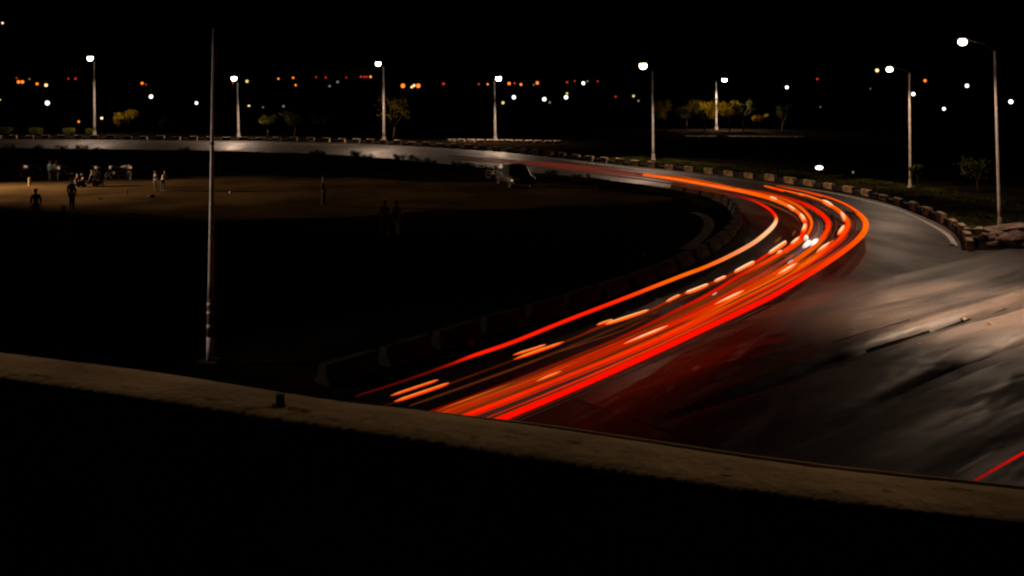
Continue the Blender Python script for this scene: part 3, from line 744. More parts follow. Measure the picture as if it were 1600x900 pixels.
trail('light_trail', [(600, 634, 2.5, (.03, .004, .0)), (702, 599.5, 3, (.06, .006, .001)), (803, 562.5, 3, (.05, .005, 0)), (898, 528, 3, (.12, .01, 0)), (933, 512.5, 3.5, (.2, .012, 0)), (1014, 485, 3.5, (.25, .02, .002)), (1060, 463, 4, (.3, .02, 0)), (1135, 433, 4, (.35, .02, 0)), (1179, 410.5, 4, (.7, .01, 0)), (1202, 396, 4, (.8, .02, 0)), (1226, 380, 3.5, (.7, .02, 0))],
      'dim red trail joining the row of pale dashes near the inner lane')
dashes(D2, [(613, 705, 5, (1, .22, .03)), (803, 884, 4.6, (1, .25, .03))], '', 'orange streak in the lower row of dashes', .7)
dashes(D2, [(940, 1015, 5.5, (1, .42, .12)), (1037, 1064, 5, (1, .36, .1)), (1070, 1110, 6, PA), (1115, 1138, 5.5, PA), (1146, 1180, 7.5, PA), (1200, 1228, 7.5, PA)], '', 'pale orange dash outside the innermost red trail', .72)
dashes([(607, 619.5), (685, 593.5), (795, 557), (853, 538.5), (932, 508), (960, 499)], [(608, 690, 4, (1, .2, .03)), (796, 853, 4, (1, .25, .05)), (932, 958, 4, (1, .3, .05))], '', 'thin orange streak above the row of dashes', .7)
# third: dashed bright line round the bend, deep red afterwards
T3 = [(940, 265, 2.2, (.12, .02, .01)), (978, 269, 3, (1, .07, .0)), (1050, 279, 4, OR), (1125, 292.5, 4.5, (1, .14, .01)), (1162, 299.5, 5, OR), (1200, 309, 5.5, (1, .1, .0)), (1222, 317, 6, OR), (1240, 326.5, 6, OR), (1255, 339, 6, (1, .08, 0)), (1260, 350, 6, RD), (1256, 363, 6, RD), (1244, 378, 6, HOTR),
      (1222, 394, 5.5, (1, .05, .005)), (1190, 412, 5, (.8, .04, 0)), (1150, 434, 5, (.6, .01, 0)), (1110, 458, 4.5, (.7, .005, 0)), (1054, 487, 4.5, (.55, .003, 0)), (973, 526, 4, (.36, .002, 0)), (886, 562, 4, (.25, .002, 0)), (800, 596, 4, (.2, .002, 0)), (690, 637, 4, (.17, .002, 0)), (640, 656, 4, (.1, .001, 0))]
trail('light_trail', T3, 'long trail of orange beads on the bend that runs deep red towards the parapet', .65)
dashes([(1195, 306), (1222, 316.5), (1238, 326), (1249, 334), (1254.5, 344), (1254, 352), (1252, 366)], [(1201, 1217, 6.5, PA), (1231, 1243, 6.4, PA)], '', 'pale bead on the upper part of the beaded trail', .78)
trail('signal_streak', [(1249.5, 335, 5, OR), (1253, 338.5, 6.4, PA), (1256, 343.5, 6.4, PA), (1257, 346.5, 5, OR)], 'pale bead just above the outermost point of the beaded trail', .78, strands=HALO, group='blinking turn signal streaks')
trail('signal_streak', [(1258, 350.5, 5, OR), (1257.5, 354, 6.4, PA), (1255.5, 359, 6.4, PA), (1253.5, 362, 5, OR)], 'pale bead just below the outermost point of the beaded trail', .78, strands=HALO, group='blinking turn signal streaks')
trail('signal_streak', [(1249, 371, 3, OR), (1245, 374.5, 5, PA), (1239, 379.5, 5, PA), (1235, 382, 3, OR)], 'pale bead under the bend on the beaded trail', .78, strands=HALO, group='blinking turn signal streaks')
trail('signal_streak', [(1222, 392, 3, OR), (1218, 394.5, 5, PA), (1213, 397.5, 3, OR)], 'small pale bead lowest on the beaded trail', .78, strands=HALO, group='blinking turn signal streaks')
# outer companions of the third
trail('light_trail', [(820, 252, 3, (.10, .014, .007)), (900, 260, 4, (.14, .016, .008)), (1000, 272, 4, (.16, .02, .008)), (1060, 277, 4.0, (.35, .035, 0)), (1100, 284, 4, (.5, .05, .0)), (1175, 300, 4, (.6, .05, 0)), (1215, 308, 4, (.6, .05, 0)), (1247, 322, 4.5, (.8, .08, .0)), (1264, 338, 4.5, (1, .11, .004)), (1268, 351, 4.5, (1, .12, .004)), (1262, 366, 4, (.9, .1, 0)), (1248, 381, 4, (.7, .06, 0)),
    (1223, 398, 4, (.6, .05, 0)), (1194, 415, 4, (.6, .04, 0)), (1157, 437, 4, (.35, .03, 0)), (1100, 468, 4, (.2, .02, 0)), (1030, 502, 4, (.13, .014, 0)), (960, 535, 4, (.12, .013, 0)), (860, 576, 4, (.13, .02, 0)), (780, 608, 4, (.18, .035, .004)), (700, 641, 5, (.2, .03, 0)), (660, 658, 5, (.2, .03, 0))],
    'thin orange trail hugging the outer side of the beaded trail')
trail('light_trail', [(1060, 291, 2, (.06, .008, .002)), (1130, 302, 2.5, (.12, .012, .002)), (1180, 312, 2.5, (.14, .02, .004)), (1215, 324, 2.5, (.16, .03, .005)), (1240, 337, 2.5, (.12, .025, .004)), (1250, 349, 2.5, (.06, .01, .003))],
    'faint brown trail just inside the beads before the bend')
trail('light_trail', [(1234, 384, 4, (.08, .01, .003)), (1205, 404, 4, (.14, .02, .003)), (1160, 424, 4, (.1, .012, .002)), (1100, 452, 3.5, (.07, .012, .003)), (1040, 479, 3.5, (.06, .01, .002)), (960, 513, 3.5, (.05, .012, .003)), (880, 546, 3.5, (.06, .014, .003)), (800, 577, 3.5, (.08, .016, .003)), (720, 606, 3.5, (.07, .014, .003)), (640, 634, 3.5, (.06, .012, .002))],
    'faint brown trail under the row of dashes')
# fourth: thick red
q4 = [(1120, 291, 4, (.16, .012, .003)), (1190, 300, 5, (.22, .012, .002)), (1232, 310, 6, (.4, .01, 0)), (1262, 321, 7.5, (.9, .008, 0)), (1282, 333, 9, RD), (1293, 345, 10, RD), (1294, 357, 10, (1, .03, 0)), (1286, 371, 10, (1, .05, .0)), (1272, 386, 10, (1, .08, .0)), (1250, 402, 10, (1, .08, 0)),
      (1222, 421, 10, (.9, .07, 0)), (1194, 438, 10, (.7, .04, 0)), (1147, 463, 11, (.75, .03, 0)), (1089, 492, 12, (.8, .02, 0)), (1031, 517, 13, (.6, .015, 0)), (973, 541, 14, (.5, .014, 0)), (886, 578, 15, (.42, .014, 0)), (800, 611, 16, (.42, .02, .002)), (720, 641, 17, (.4, .02, .002)), (670, 660, 17, (.35, .015, 0))]
trail('light_trail', q4, 'thick red trail, second sweep around the bend', .66, strands=((-.30, 0, .95, (1, 1.0, 1), 1.0), (0, .01, 1, (1, 1, 1), 1.5), (.3, 0, .8, (1, 1.5, 1), .9), (.5, -.02, .45, (1, 1.8, 1), .6)))
# fifth: orange with dashes
q5 = [(1194, 290.5, 3.5, OR), (1213, 295.5, 5, (1, .05, 0)), (1240, 302, 6, OR), (1263, 307.5, 6.5, (1, .15, .01)), (1289, 317, 7, OR), (1308, 327.5, 8, (1, .1, 0)), (1321, 340, 9, (1, .08, 0)), (1325, 352, 9, (1, .06, 0)), (1318, 367, 9, (1, .04, 0)), (1304, 381, 9, HOTR), (1289, 393, 9, HOTR),
      (1270, 406, 9, (1, .08, 0)), (1242, 423, 10, (1, .10, .0)), (1205, 442, 10, (1, .12, .004)), (1150, 470, 11, (1, .09, 0)), (1089, 502, 12, (1, .04, 0)), (1020, 535, 12, (.95, .022, 0)), (944, 567, 12, (.95, .02, 0)), (860, 600, 13, (.9, .016, 0)), (800, 624, 13, (1, .016, 0)), (730, 650, 13, (1, .012, 0)), (700, 661, 13, (1, .012, 0))]
trail('light_trail', q5, 'bright orange red trail, third sweep around the bend with pale dashes on it', .66, strands=((-.28, 0, 1, (1, .8, 1), 1.0), (.05, .012, 1, (1, 1.2, 1), 1.45), (.36, 0, .7, (1, 1, 1), .8)))
for spans, lab in (([(1258, 305.5, 3), (1252, 304, 4), (1247, 303, 3)], 'orange dash near the far start of the third sweep'),
                   ([(1284, 313, 4), (1291, 316.5, 8), (1298, 320.5, 8), (1303, 324, 4)], 'pale dash above the outermost point of the third sweep'),
                   ([(1313, 331, 4), (1316.5, 336, 8), (1319, 341, 8), (1319.5, 346, 4)], 'pale dash at the outermost point of the third sweep'),
                   ([(1319, 352, 4), (1316.5, 357, 8), (1312.5, 362.5, 8), (1309, 367, 4)], 'pale dash just under the outermost point of the third sweep'),
                   ([(1297, 378, 3), (1290, 384, 7), (1283, 389, 7), (1275, 395, 3)], 'long pale dash below the bend on the third sweep'),
                   ([(1246, 411, 3), (1236, 417.5, 7), (1225, 424, 7), (1214, 429.5, 3)], 'long pale dash between the second and third sweeps'),
                   ([(1163, 454, 3), (1150, 460.5, 6), (1135, 467.5, 5.5), (1116, 476, 3)], 'pale dash halfway down the broad red band'),
                   ([(1044, 509, 3), (1025, 517, 5), (1000, 527, 4.5), (975, 537.5, 3)], 'long thin pale dash over the broad red band'),
                   ([(877, 580, 2), (866, 584.5, 4), (852, 590, 4), (838, 596, 2)], 'thin orange dash low over the broad red band')):
    m_ = len(spans)
    trail('signal_streak', [(x, y, w * .72, (1, .16, .01) if i in (0, m_ - 1) else ((1, .3, .06) if 'orange' in lab else PA)) for i, (x, y, w) in enumerate(spans)], lab, .95, strands=HALO, group='blinking turn signal streaks')
# sixth: outer thick
q6 = [(1213, 290.5, 3, (.5, .04, .005)), (1251, 298, 4, (.75, .06, .004)), (1289, 308, 5.5, (1, .08, .002)), (1317, 318.5, 7, (1, .09, .002)), (1339, 331.5, 9, (1, .11, .003)), (1351, 344.5, 11, (1, .13, .003)), (1352.5, 356, 11, (1, .14, .003)), (1345.5, 368.5, 11, (1, .11, 0)), (1329, 384, 11, (1, .07, 0)), (1306, 401, 11, (1, .05, 0)), (1279, 419, 11, (1, .03, 0)),
      (1251, 436.5, 11, RD), (1200, 466.5, 11, (1, .006, 0)), (1118, 506, 11, (1, .005, 0)), (1031, 547, 11, (1, .004, 0)), (944, 586.5, 12, (1, .004, 0)), (886, 612, 12, (1, .004, 0)), (800, 648, 13, (1, .004, 0)), (760, 664, 13, (1, .004, 0))]
trail('light_trail', q6, 'outermost thick trail, orange on the bend and pure red towards the parapet', .66, strands=((-.27, 0, .8, (1, .8, 1), 1.0), (0, .012, 1, (1, 1, 1), 1.45), (.27, 0, 1, (1, 1, 1), 1.0)))
# thin strands in the dark lane between the sweeps and within the mass
def follow(q, dx, dy, w, col, label, i0=0, i1=None, z=.62):
    pts = [(x + dx, y + dy, w, col) for x, y, _, c in q[i0:i1]]
    trail('light_trail', pts, label, z, group='thin faint strands between the light trails', fade=(.15, 0))
def mix(q, r, t, w, col, label, n0=0, n1=1e9, z=.6):
    fa = catmull([(x, y) for x, y, *_ in q], 10); fb = catmull([(x, y) for x, y, *_ in r], 10)
    pts = []
    for k in range(26):
        s = k / 25; a = fa[int(s * (len(fa) - 1))]; b = fb[int(s * (len(fb) - 1))]
        if n0 <= s <= n1: pts.append((a[0] * (1 - t) + b[0] * t, a[1] * (1 - t) + b[1] * t, w, col))
    trail('light_trail', pts, label, z, group='thin faint strands between the light trails', fade=(.12, .05))
a5, a6, a4 = q5[5:], q6[4:], q4[4:]
for ix, (t_, w, c) in enumerate(((.25, 2.4, (.08, .018, .010)), (.42, 3.2, (.05, .014, .010)), (.58, 2.4, (.09, .022, .014)), (.74, 3, (.045, .012, .008)))):
    mix(a5, a6, t_, w, c, ORD[ix] + ' faint brown strand from inside, between the third sweep and the outermost trail')
for ix, (t_, w, c) in enumerate(((.3, 3.4, (.8, .04, .0)), (.62, 3, (.55, .03, 0)))):
    mix(a4, a5, t_, w, c, ('inner' if ix == 0 else 'outer') + ' thin red strand between the second and third sweeps', .36)
t3l = [(x, y, w, c) for x, y, w, c in T3[12:]]; q4l = q4[9:]
for ix, (t_, w, c) in enumerate(((.22, 3, (.30, .012, 0)), (.42, 3.4, (.16, .02, .004)), (.6, 3.2, (.5, .03, .0)), (.8, 4, (.4, .03, .002)))):
    mix(t3l, q4l, t_, w, c, ORD[ix] + ' thin red strand from inside, between the beaded trail and the second sweep', 0.02)
for dy, w, c in ((7, 3, (.05, .008, .003)), (12, 2.4, (.022, .008, .005)), (-6, 2.5, (.12, .02, .004))):
    follow(q6[12:], dy * .3, dy, w, c, ('brighter' if dy < 10 else 'fainter') + ' brown strand along the lower side of the outermost trail' if dy > 0 else 'dim strand on the upper side of the outermost trail')
def bundle(curves, n, seed, label, wr, cols, z=.58, tmax=9, taper=False):
    rr = random.Random(seed); bm = bmesh.new(); lay = bm.verts.layers.float_color.new('glow')
    fl = [catmull([(x, y) for x, y, *_ in q], 10) for q in curves]
    for _ in range(n):
        t = rr.uniform(0, min(tmax, len(fl) - 1.001)); k = int(t); t -= k; s0 = rr.uniform(-.3, .75); s1 = s0 + rr.uniform(.25, .8); col = rr.choice(cols); b = rr.uniform(.35, 1)
        w = rr.uniform(*wr); m_ = 40; line = []; rad = []; cc = []; zz = z + rr.uniform(-.1, .1)
        for i in range(m_):
            s_ = s0 + (s1 - s0) * i / (m_ - 1)
            if s_ < 0 or s_ > 1: continue
            A = fl[k][int(s_ * (len(fl[k]) - 1))]; B = fl[k + 1][int(s_ * (len(fl[k + 1]) - 1))]
            fa, fb = s_ * (len(fl[k]) - 1) % 1, s_ * (len(fl[k + 1]) - 1) % 1
            A2 = fl[k][min(int(s_ * (len(fl[k]) - 1)) + 1, len(fl[k]) - 1)]; B2 = fl[k + 1][min(int(s_ * (len(fl[k + 1]) - 1)) + 1, len(fl[k + 1]) - 1)]
            A = (A[0] + (A2[0] - A[0]) * fa, A[1] + (A2[1] - A[1]) * fa); B = (B[0] + (B2[0] - B[0]) * fb, B[1] + (B2[1] - B[1]) * fb)
            p = P(A[0] * (1 - t) + B[0] * t, A[1] * (1 - t) + B[1] * t, zz)
            e = min(1, i / 12, (m_ - 1 - i) / 12) if s0 >= 0 else min(1, (m_ - 1 - i) / 12)
            rad.append(w / 2 * p.y / FPX * (max(.02, e) if taper else 1)); line.append(p); cc.append(b * (1 if taper else max(0, e)) * (1 + .35 * noise.noise(Vector((i * .2, seed, _)))))
        if len(line) < 4: continue
        for rg, q in zip(tube(bm, line, rad, 8), cc):
            for vv in rg: vv[lay] = (*[c_ * q for c_ in col], 1)
    o = new_obj('light_trail', bm, TRAIL, smooth=True); tag(o, label, 'light trail', 'thin faint strands between the light trails')
bundle([t3l, q4l, q5[8:], q6[7:]], 52, 3, 'dense bundle of fine red and orange streaks across the broad lower band', (1.3, 3.2), [(.9, .02, 0), (.7, .03, 0), (.9, .09, .004), (1, .02, .002), (.25, .03, .006), (1, .16, .01), (.8, .012, 0)], .66, 2.7, True)
bundle([D2, t3l], 9, 5, 'sparse bundle of dim brown streaks under the row of pale dashes', (1.2, 2.2), [(.10, .02, .004), (.07, .012, .004), (.16, .02, .003)])
bundle([q4[:9], q5[1:9], q6[1:9]], 14, 9, 'sparse bundle of dim streaks between the sweeps at the top of the bend', (1.2, 2.2), [(.12, .02, .004), (.10, .03, .015), (.3, .03, .003)])
bundle([T3[:12], q4[:8]], 12, 11, 'bundle of dusky orange streaks beside the beads at the top of the bend', (1.2, 2.2), [(.3, .03, .004), (.18, .03, .006), (.5, .05, .004)])
# pale reflections of headlights in the second lane
for (spans, lab) in (([(1259, 368, 4), (1260, 372, 6.5), (1258, 375.5, 4)], 'bright white spark in the middle of the bend, topmost of three'),
                     ([(1266, 375.5, 3), (1263, 379.5, 7), (1258, 384, 6), (1254, 387, 2.5)], 'bright white spark in the middle of the bend, lower left of three'),
                     ([(1278, 373.5, 3), (1274, 376.5, 6.5), (1269, 380.5, 6), (1265, 384, 2.5)], 'bright white spark in the middle of the bend, right of three'),
                     ([(1239, 406, 2), (1235, 408.5, 3), (1231, 411, 2)], 'tiny pinkish spark below the white ones in the bend'),
                     ([(1120, 457, 1.5), (1117, 459, 2.5), (1113, 461, 1.5)], 'tiny pinkish spark on the broad red band')):
    m_ = len(spans)
    trail('signal_streak', [(x, y, w, (.6, .35, .3) if i in (0, m_ - 1) or 'tiny' in lab else (1.3, 1.1, .95)) for i, (x, y, w) in enumerate(spans)], lab, .9, group='white sparks in the bend')
for k, (dx, c) in enumerate(((0, (.10, .045, .035)), (5, (.16, .075, .06)), (10, (.11, .05, .04)), (-4, (.06, .025, .02)))):
    trail('light_trail', [(1268 + dx, 338, 3, c), (1275 + dx * .9, 350, 3.5, c), (1273 + dx, 363, 4, c), (1264 + dx, 377, 4.5, tuple(a * 1.5 for a in c)), (1248 + dx, 391, 4, c), (1222 + dx, 408, 3.5, c), (1190 + dx, 428, 3.5, tuple(a * .7 for a in c)), (1150 + dx, 449, 3.5, tuple(a * .5 for a in c)), (1100 + dx, 474, 3, tuple(a * .3 for a in c))],
          ['second', 'third', 'rightmost', 'leftmost'][k] + ' dim pinkish strand in the lane of the white sparks', .55, group='dim pinkish strands in the bend', fade=(.2, .2))
for s_, lab in (([(1211, 379, 2), (1216, 374.5, 3), (1220, 371, 2)], 'short dim brown dash inside the beaded trail, left one'), ([(1238, 368, 2), (1241, 363.5, 2.6), (1243, 360, 2)], 'short dim brown dash inside the beaded trail, right one')):
    trail('signal_streak', [(x, y, w, (.16, .04, .01)) for x, y, w in s_], lab, .7, group='short dim dashes in the bend')
# blurred far glow trail on the straight
for k, (dy, c) in enumerate(((0, (.09, .018, .010)), (2.5, (.12, .02, .010)), (5, (.06, .015, .008)))):
    trail('light_trail', [(700, 243 + dy, 1.5, tuple(a * .4 for a in c)), (800, 251 + dy, 2, c), (900, 261 + dy * 1.2, 2, c), (1000, 272 + dy * 1.6, 2.2, c), (1080, 283 + dy * 1.8, 2.2, c), (1140, 294 + dy * 2, 2.2, c), (1190, 306 + dy * 2, 2.2, tuple(a * .5 for a in c))],
          ['upper', 'middle', 'lower'][k] + ' faint dusky red strand along the far road before the bend', .6, group='faint strands on the far road', fade=(.3, .2))
# short trail at lower right
trail('light_trail', [(1500, 766, 5, (.3, .002, .002)), (1535, 744, 3.6, (.3, .003, .003)), (1600, 707, 4, (.6, .004, .004)), (1700, 650, 4, (.9, .004, .004))], 'short red trail at the lower right corner, cut by the parapet', .65)
trail('light_trail', [(1480, 747, 4, (.02, .012, .008)), (1520, 724, 4, (.03, .018, .012)), (1568, 697, 3, (.035, .02, .014))], 'dim grey brown streak beside the red trail in the lower right corner', .65, fade=(.3, .3))

# ------------------------------------------------------------------ people
def skin_mesh(joints, edges, sub=1):
    me = bpy.data.meshes.new('tmp'); me.from_pydata([j[:3] for j in joints], edges, [])
    ob = bpy.data.objects.new('tmp', me); COL.objects.link(ob)
    md = ob.modifiers.new('s', 'SKIN'); md.use_smooth_shade = True
    for i, j in enumerate(joints):
        sv = me.skin_vertices[0].data[i]; sv.radius = (j[3], j[4] if len(j) > 4 else j[3]); sv.use_root = (i == 0)
    if sub: sm = ob.modifiers.new('u', 'SUBSURF'); sm.levels = sub; sm.render_levels = sub
    dg = bpy.context.evaluated_depsgraph_get()
    res = bpy.data.meshes.new_from_object(ob.evaluated_get(dg))
    bpy.data.objects.remove(ob); bpy.data.meshes.remove(me)
    return res
def person(px, py, H, face, label, pose='stand', top='c_dark', bot='c_dark', long_top=False, group='people on the dark field'):
    s = H / 1.72
    sit = pose in ('sit', 'crouch')
    hipz = .93 if not sit else (.16 if pose == 'sit' else .36)
    lean = {'stand': 0, 'bend': .22, 'walk': .05, 'sit': .06, 'crouch': .12}[pose]
    Pz = Vector((0, 0, hipz)); 
    sh = Vector((0, -lean, hipz + .47)); nk = sh + Vector((0, -.02, .08)); hd = nk + Vector((0, -.03 - lean * .2, .15))
    if sit:
        kn = [Vector((sx * .16, -.42, .45 if pose == 'sit' else .48)) for sx in (-1, 1)]
        an = [Vector((sx * .13, -.52 if pose == 'sit' else -.22, .07)) for sx in (-1, 1)]
    else:
        st = .16 if pose == 'walk' else .03
        kn = [Vector((sx * .10, -.03 - sx * st * .5, .50)) for sx in (-1, 1)]
        an = [Vector((sx * .12, -sx * st, .08)) for sx in (-1, 1)]
    J = [(*Pz, .12, .10), (*(Pz.lerp(sh, .5)), .115, .095), (*sh, .125, .09), (*nk, .052), (*hd, .082, .095), (hd.x, hd.y, hd.z + .08, .06)]
    Ed = [(0, 1), (1, 2), (2, 3), (3, 4), (4, 5)]
    hands = []
    for k, sx in enumerate((-1, 1)):
        b0 = len(J); hip = Pz + Vector((sx * .09, 0, -.05))
        J += [(*hip, .085), (*kn[k], .058), (*an[k], .04), (an[k].x, an[k].y - .13, .035, .032, .028)]; Ed += [(0, b0), (b0, b0 + 1), (b0 + 1, b0 + 2), (b0 + 2, b0 + 3)]
        b1 = len(J); shd = sh + Vector((sx * .17, 0, -.01))
        if sit: el = sh + Vector((sx * .26, -.14, -.24)); ha = kn[k] + Vector((sx * .02, .02, .10))
        elif pose == 'bend': el = sh + Vector((sx * .22, -.08, -.25)); ha = sh + Vector((sx * .15, -.26, -.42))
        elif k == 0 and pose == 'walk': el = sh + Vector((sx * .23, .04, -.27)); ha = sh + Vector((sx * .24, -.14, -.47))
        else: el = sh + Vector((sx * .235, .03, -.28)); ha = sh + Vector((sx * .25, -.05, -.53))
        J += [(*shd, .052), (*el, .04), (*ha, .027), (ha.x, ha.y - .02, ha.z - .06, .03, .016)]; Ed += [(2, b1), (b1, b1 + 1), (b1 + 1, b1 + 2), (b1 + 2, b1 + 3)]
        hands.append((ha + Vector((0, -.02, -.06)), sx))
    me = skin_mesh(J, Ed)
    bm = bmesh.new(); bm.from_mesh(me); bpy.data.meshes.remove(me)
    for hp_, sx in hands:
        for f in range(4): 
            o_ = Vector(((f - 1.5) * .017, 0, 0)); L = (.055, .068, .064, .05)[f]
            tube(bm, [hp_ + o_, hp_ + o_ + Vector((0, -.008, -.03 - L * .4)), hp_ + o_ + Vector((0, -.028, -.03 - L))], [.009, .008, .006], 6)
        tube(bm, [hp_ + Vector((-sx * .02, -.005, .025)), hp_ + Vector((-sx * .05, -.02, -.01)), hp_ + Vector((-sx * .052, -.03, -.035))], [.011, .009, .007], 6)
    ball(bm, hd + Vector((0, -.098, .0)), .016, 1, (.8, 1, 1.4))
    for sx in (-1, 1): ball(bm, hd + Vector((sx * .084, 0, 0)), .022, 1, (.4, .8, 1.3)); ball(bm, hd + Vector((sx * .03, -.088, .025)), .011, 1)
    b = P(px, py)
    t = empty('person', b, face, label, 'person', group); t.scale = (s, s, s)
    new_obj('body', bm, M['skin'], t, True)
    # shirt
    o = .018; sl = []
    TJ = [(Pz.x, Pz.y, Pz.z + .0, .12 + o, .10 + o), (*(Pz.lerp(sh, .5)), .12 + o, .10 + o), (*sh, .125 + o, .09 + o)]
    TE = [(0, 1), (1, 2)]
    if long_top and not sit:
        TJ.append((Pz.x, Pz.y, Pz.z - .38, .17, .15)); TE.append((0, 3))
    for j in range(0, 2):
        b1 = 6 + 4 + j * 8; q = J[b1]; w_ = J[b1 + 1]; h2 = J[b1 + 2]; n0 = len(TJ)
        TJ += [(*q[:3], .052 + o), (*w_[:3], .044 + o), (*Vector(w_[:3]).lerp(Vector(h2[:3]), .55), .036 + o)]; TE += [(2, n0), (n0, n0 + 1), (n0 + 1, n0 + 2)]
    me = skin_mesh(TJ, TE); ob = bpy.data.objects.new('shirt', me); me.materials.append(M[top]); COL.objects.link(ob); ob.parent = t
    TJ = [(Pz.x, Pz.y, Pz.z + .03, .125 + o, .105 + o)]; TE = []
    for j in range(2):
        b0 = 6 + j * 8; n0 = len(TJ)
        TJ += [(*J[b0][:3], .088 + o), (*J[b0 + 1][:3], .062 + o), (*J[b0 + 2][:3], .05 + o)]; TE += [(0, n0), (n0, n0 + 1), (n0 + 1, n0 + 2)]
    me = skin_mesh(TJ, TE); ob = bpy.data.objects.new('trousers', me); me.materials.append(M[bot]); COL.objects.link(ob); ob.parent = t
    bm = bmesh.new(); ball(bm, (0, 0, 0), .104, 3, (.95, 1.05, 1.0))
    dl = [w for w in bm.verts if w.co.z < -.01 and w.co.y < .01 or w.co.z < -.06]
    bmesh.ops.delete(bm, geom=dl, context='VERTS')
    bmesh.ops.transform(bm, matrix=Matrix.Translation(hd + Vector((0, .01, .04))), verts=bm.verts[:])
    new_obj('hair', bm, M['hair'], t, True)
    return t
person(112, 328, 1.70, R(170), 'tall dark person standing with back turned in the middle of the lit strip', 'stand')
person(56, 346, 1.62, R(20), 'person standing as a silhouette at the left, in front of the lit strip', 'stand')
person(254, 298.5, 1.28, R(60), 'person in a white shirt and dark trousers left of the unlit pole', 'bend', 'c_white', 'c_dark')
person(243, 298, 1.26, R(-30), 'person in navy clothes standing beside the one in a white shirt', 'stand', 'c_navy', 'c_dark')
person(100, 378, 1.55, R(10), 'person in dim grey clothes in the dark foreground of the field', 'stand', 'c_brown', 'c_grey')
person(505, 322, 1.6, R(90), 'person standing dark in the middle of the field, facing sideways', 'stand', 'c_dark', 'c_dark')
person(601, 367, 1.55, R(20), 'person in dim grey clothes, left of the pair on the dark field', 'walk', 'c_grey', 'c_grey', True)
person(621, 369, 1.6, R(-20), 'person in pale long clothes, right of the pair on the dark field', 'walk', 'c_white', 'c_white', True)
person(78, 283, 1.45, R(160), 'person in a bright blue shirt among the parked motorcycles', 'stand', 'c_blue', 'c_dark')
person(88, 282, 1.42, R(200), 'person in a pale shirt right beside the one in bright blue', 'stand', 'c_white', 'c_dark')
person(121, 292, 1.55, R(30), 'person sitting on the field, leftmost of the seated group', 'sit', 'c_dark', 'c_dark', group='people seated on the field')
person(131, 292, 1.6, R(-50), 'person sitting on the field, second of the seated group', 'sit', 'c_navy', 'c_dark', group='people seated on the field')
person(140, 291.5, 1.6, R(110), 'person sitting on the field, third of the seated group', 'crouch', 'c_dark', 'c_navy', group='people seated on the field')
person(151, 291, 1.5, R(70), 'person sitting on the field, rightmost of the seated group', 'sit', 'c_brown', 'c_dark', group='people seated on the field')
person(30, 283, 1.5, R(80), 'person sitting by the motorcycles at the far left', 'crouch', 'c_dark', 'c_dark', group='people seated on the field')
person(64, 281, 1.5, R(-80), 'person crouching just left of the one in bright blue', 'crouch', 'c_dark', 'c_brown', group='people seated on the field')

# ------------------------------------------------------------------ motorcycles
def motorcycle(loc, rz, label, tank='blackpaint'):
    t = empty('motorcycle', loc, rz, label, 'motorcycle', 'motorcycles parked at the back of the field')
    for y in (-.62, .62):
        w = bpy.data.objects.new('x', None); bpy.data.objects.remove(w)
        bm = bmesh.new(); n1, n2 = 24, 8; rr_, r2 = .29, .05
        vs = [[bm.verts.new((math.cos(2 * math.pi * j / n2) * r2, y + (rr_ + math.sin(2 * math.pi * j / n2) * r2) * math.cos(2 * math.pi * i / n1), .34 + (rr_ + math.sin(2 * math.pi * j / n2) * r2) * math.sin(2 * math.pi * i / n1))) for j in range(n2)] for i in range(n1)]
        for i in range(n1):
            for j in range(n2): bm.faces.new((vs[i][j], vs[(i + 1) % n1][j], vs[(i + 1) % n1][(j + 1) % n2], vs[i][(j + 1) % n2]))
        tube(bm, [(-.05, y, .34), (.05, y, .34)], .05, 10)
        for k in range(8): an = k * math.pi / 4; tube(bm, [(0, y, .34), (0, y + .26 * math.cos(an), .34 + .26 * math.sin(an))], .006, 5)
        new_obj('wheel', bm, M['tyre'], t, True)
    bm = bmesh.new()
    tube(bm, [(0, .62, .34), (0, .2, .42), (0, -.3, .40), (0, -.38, .85), (0, .55, .78), (0, .2, .42)], .022, 8)
    for sx in (-1, 1): tube(bm, [(sx * .08, -.66, .34), (sx * .08, -.40, .98)], .018, 8)
    tube(bm, [(-.36, -.28, 1.04), (-.2, -.38, 1.02), (.2, -.38, 1.02), (.36, -.28, 1.04)], .015, 8)
    new_obj('frame', bm, M['chrome'], t, True)
    bm = bmesh.new(); ball(bm, (0, -.12, .84), .2, 2, (.7, 1.3, .65)); new_obj('fuel_tank', bm, M[tank], t, True)
    bm = bmesh.new(); box(bm, (0, .36, .82), (.24, .66, .09), bevel=.03); new_obj('seat', bm, M['c_dark'], t)
    bm = bmesh.new(); box(bm, (0, 0, .46), (.24, .34, .28), bevel=.05); new_obj('engine', bm, M['darksteel'], t)
    bm = bmesh.new(); ball(bm, (0, -.52, .93), .09, 2, (1, .6, 1)); new_obj('headlight', bm, E['headglint'], t, True)  # emission stands in for the glint reflected by the headlight
    bm = bmesh.new(); tube(bm, [(.14, .1, .3), (.15, .75, .36)], .035, 8); new_obj('exhaust', bm, M['chrome'], t, True)
    return t
pm = P(91, 281.5); mc = motorcycle(pm, R(25), 'black motorcycle with a glinting headlight right behind the pair in blue and white shirts')
for x, y, a, lab in [(30, 280, 70, 'motorcycle at the far left end of the parked row'), (54, 280, -60, 'motorcycle second from the left in the parked row'), (100, 280, -15, 'motorcycle just right of the pair in blue and white shirts'), (152, 281, 10, 'motorcycle with a glinting headlight behind the rightmost seated person'), (180, 281, -20, 'motorcycle standing left of the pale tanked one'), (202, 281, 30, 'motorcycle standing right of the pale tanked one'), (772, 280, 40, 'motorcycle parked left of the dark car by the inner verge')]:
    copy_tree(mc, P(x, y), R(a), lab)
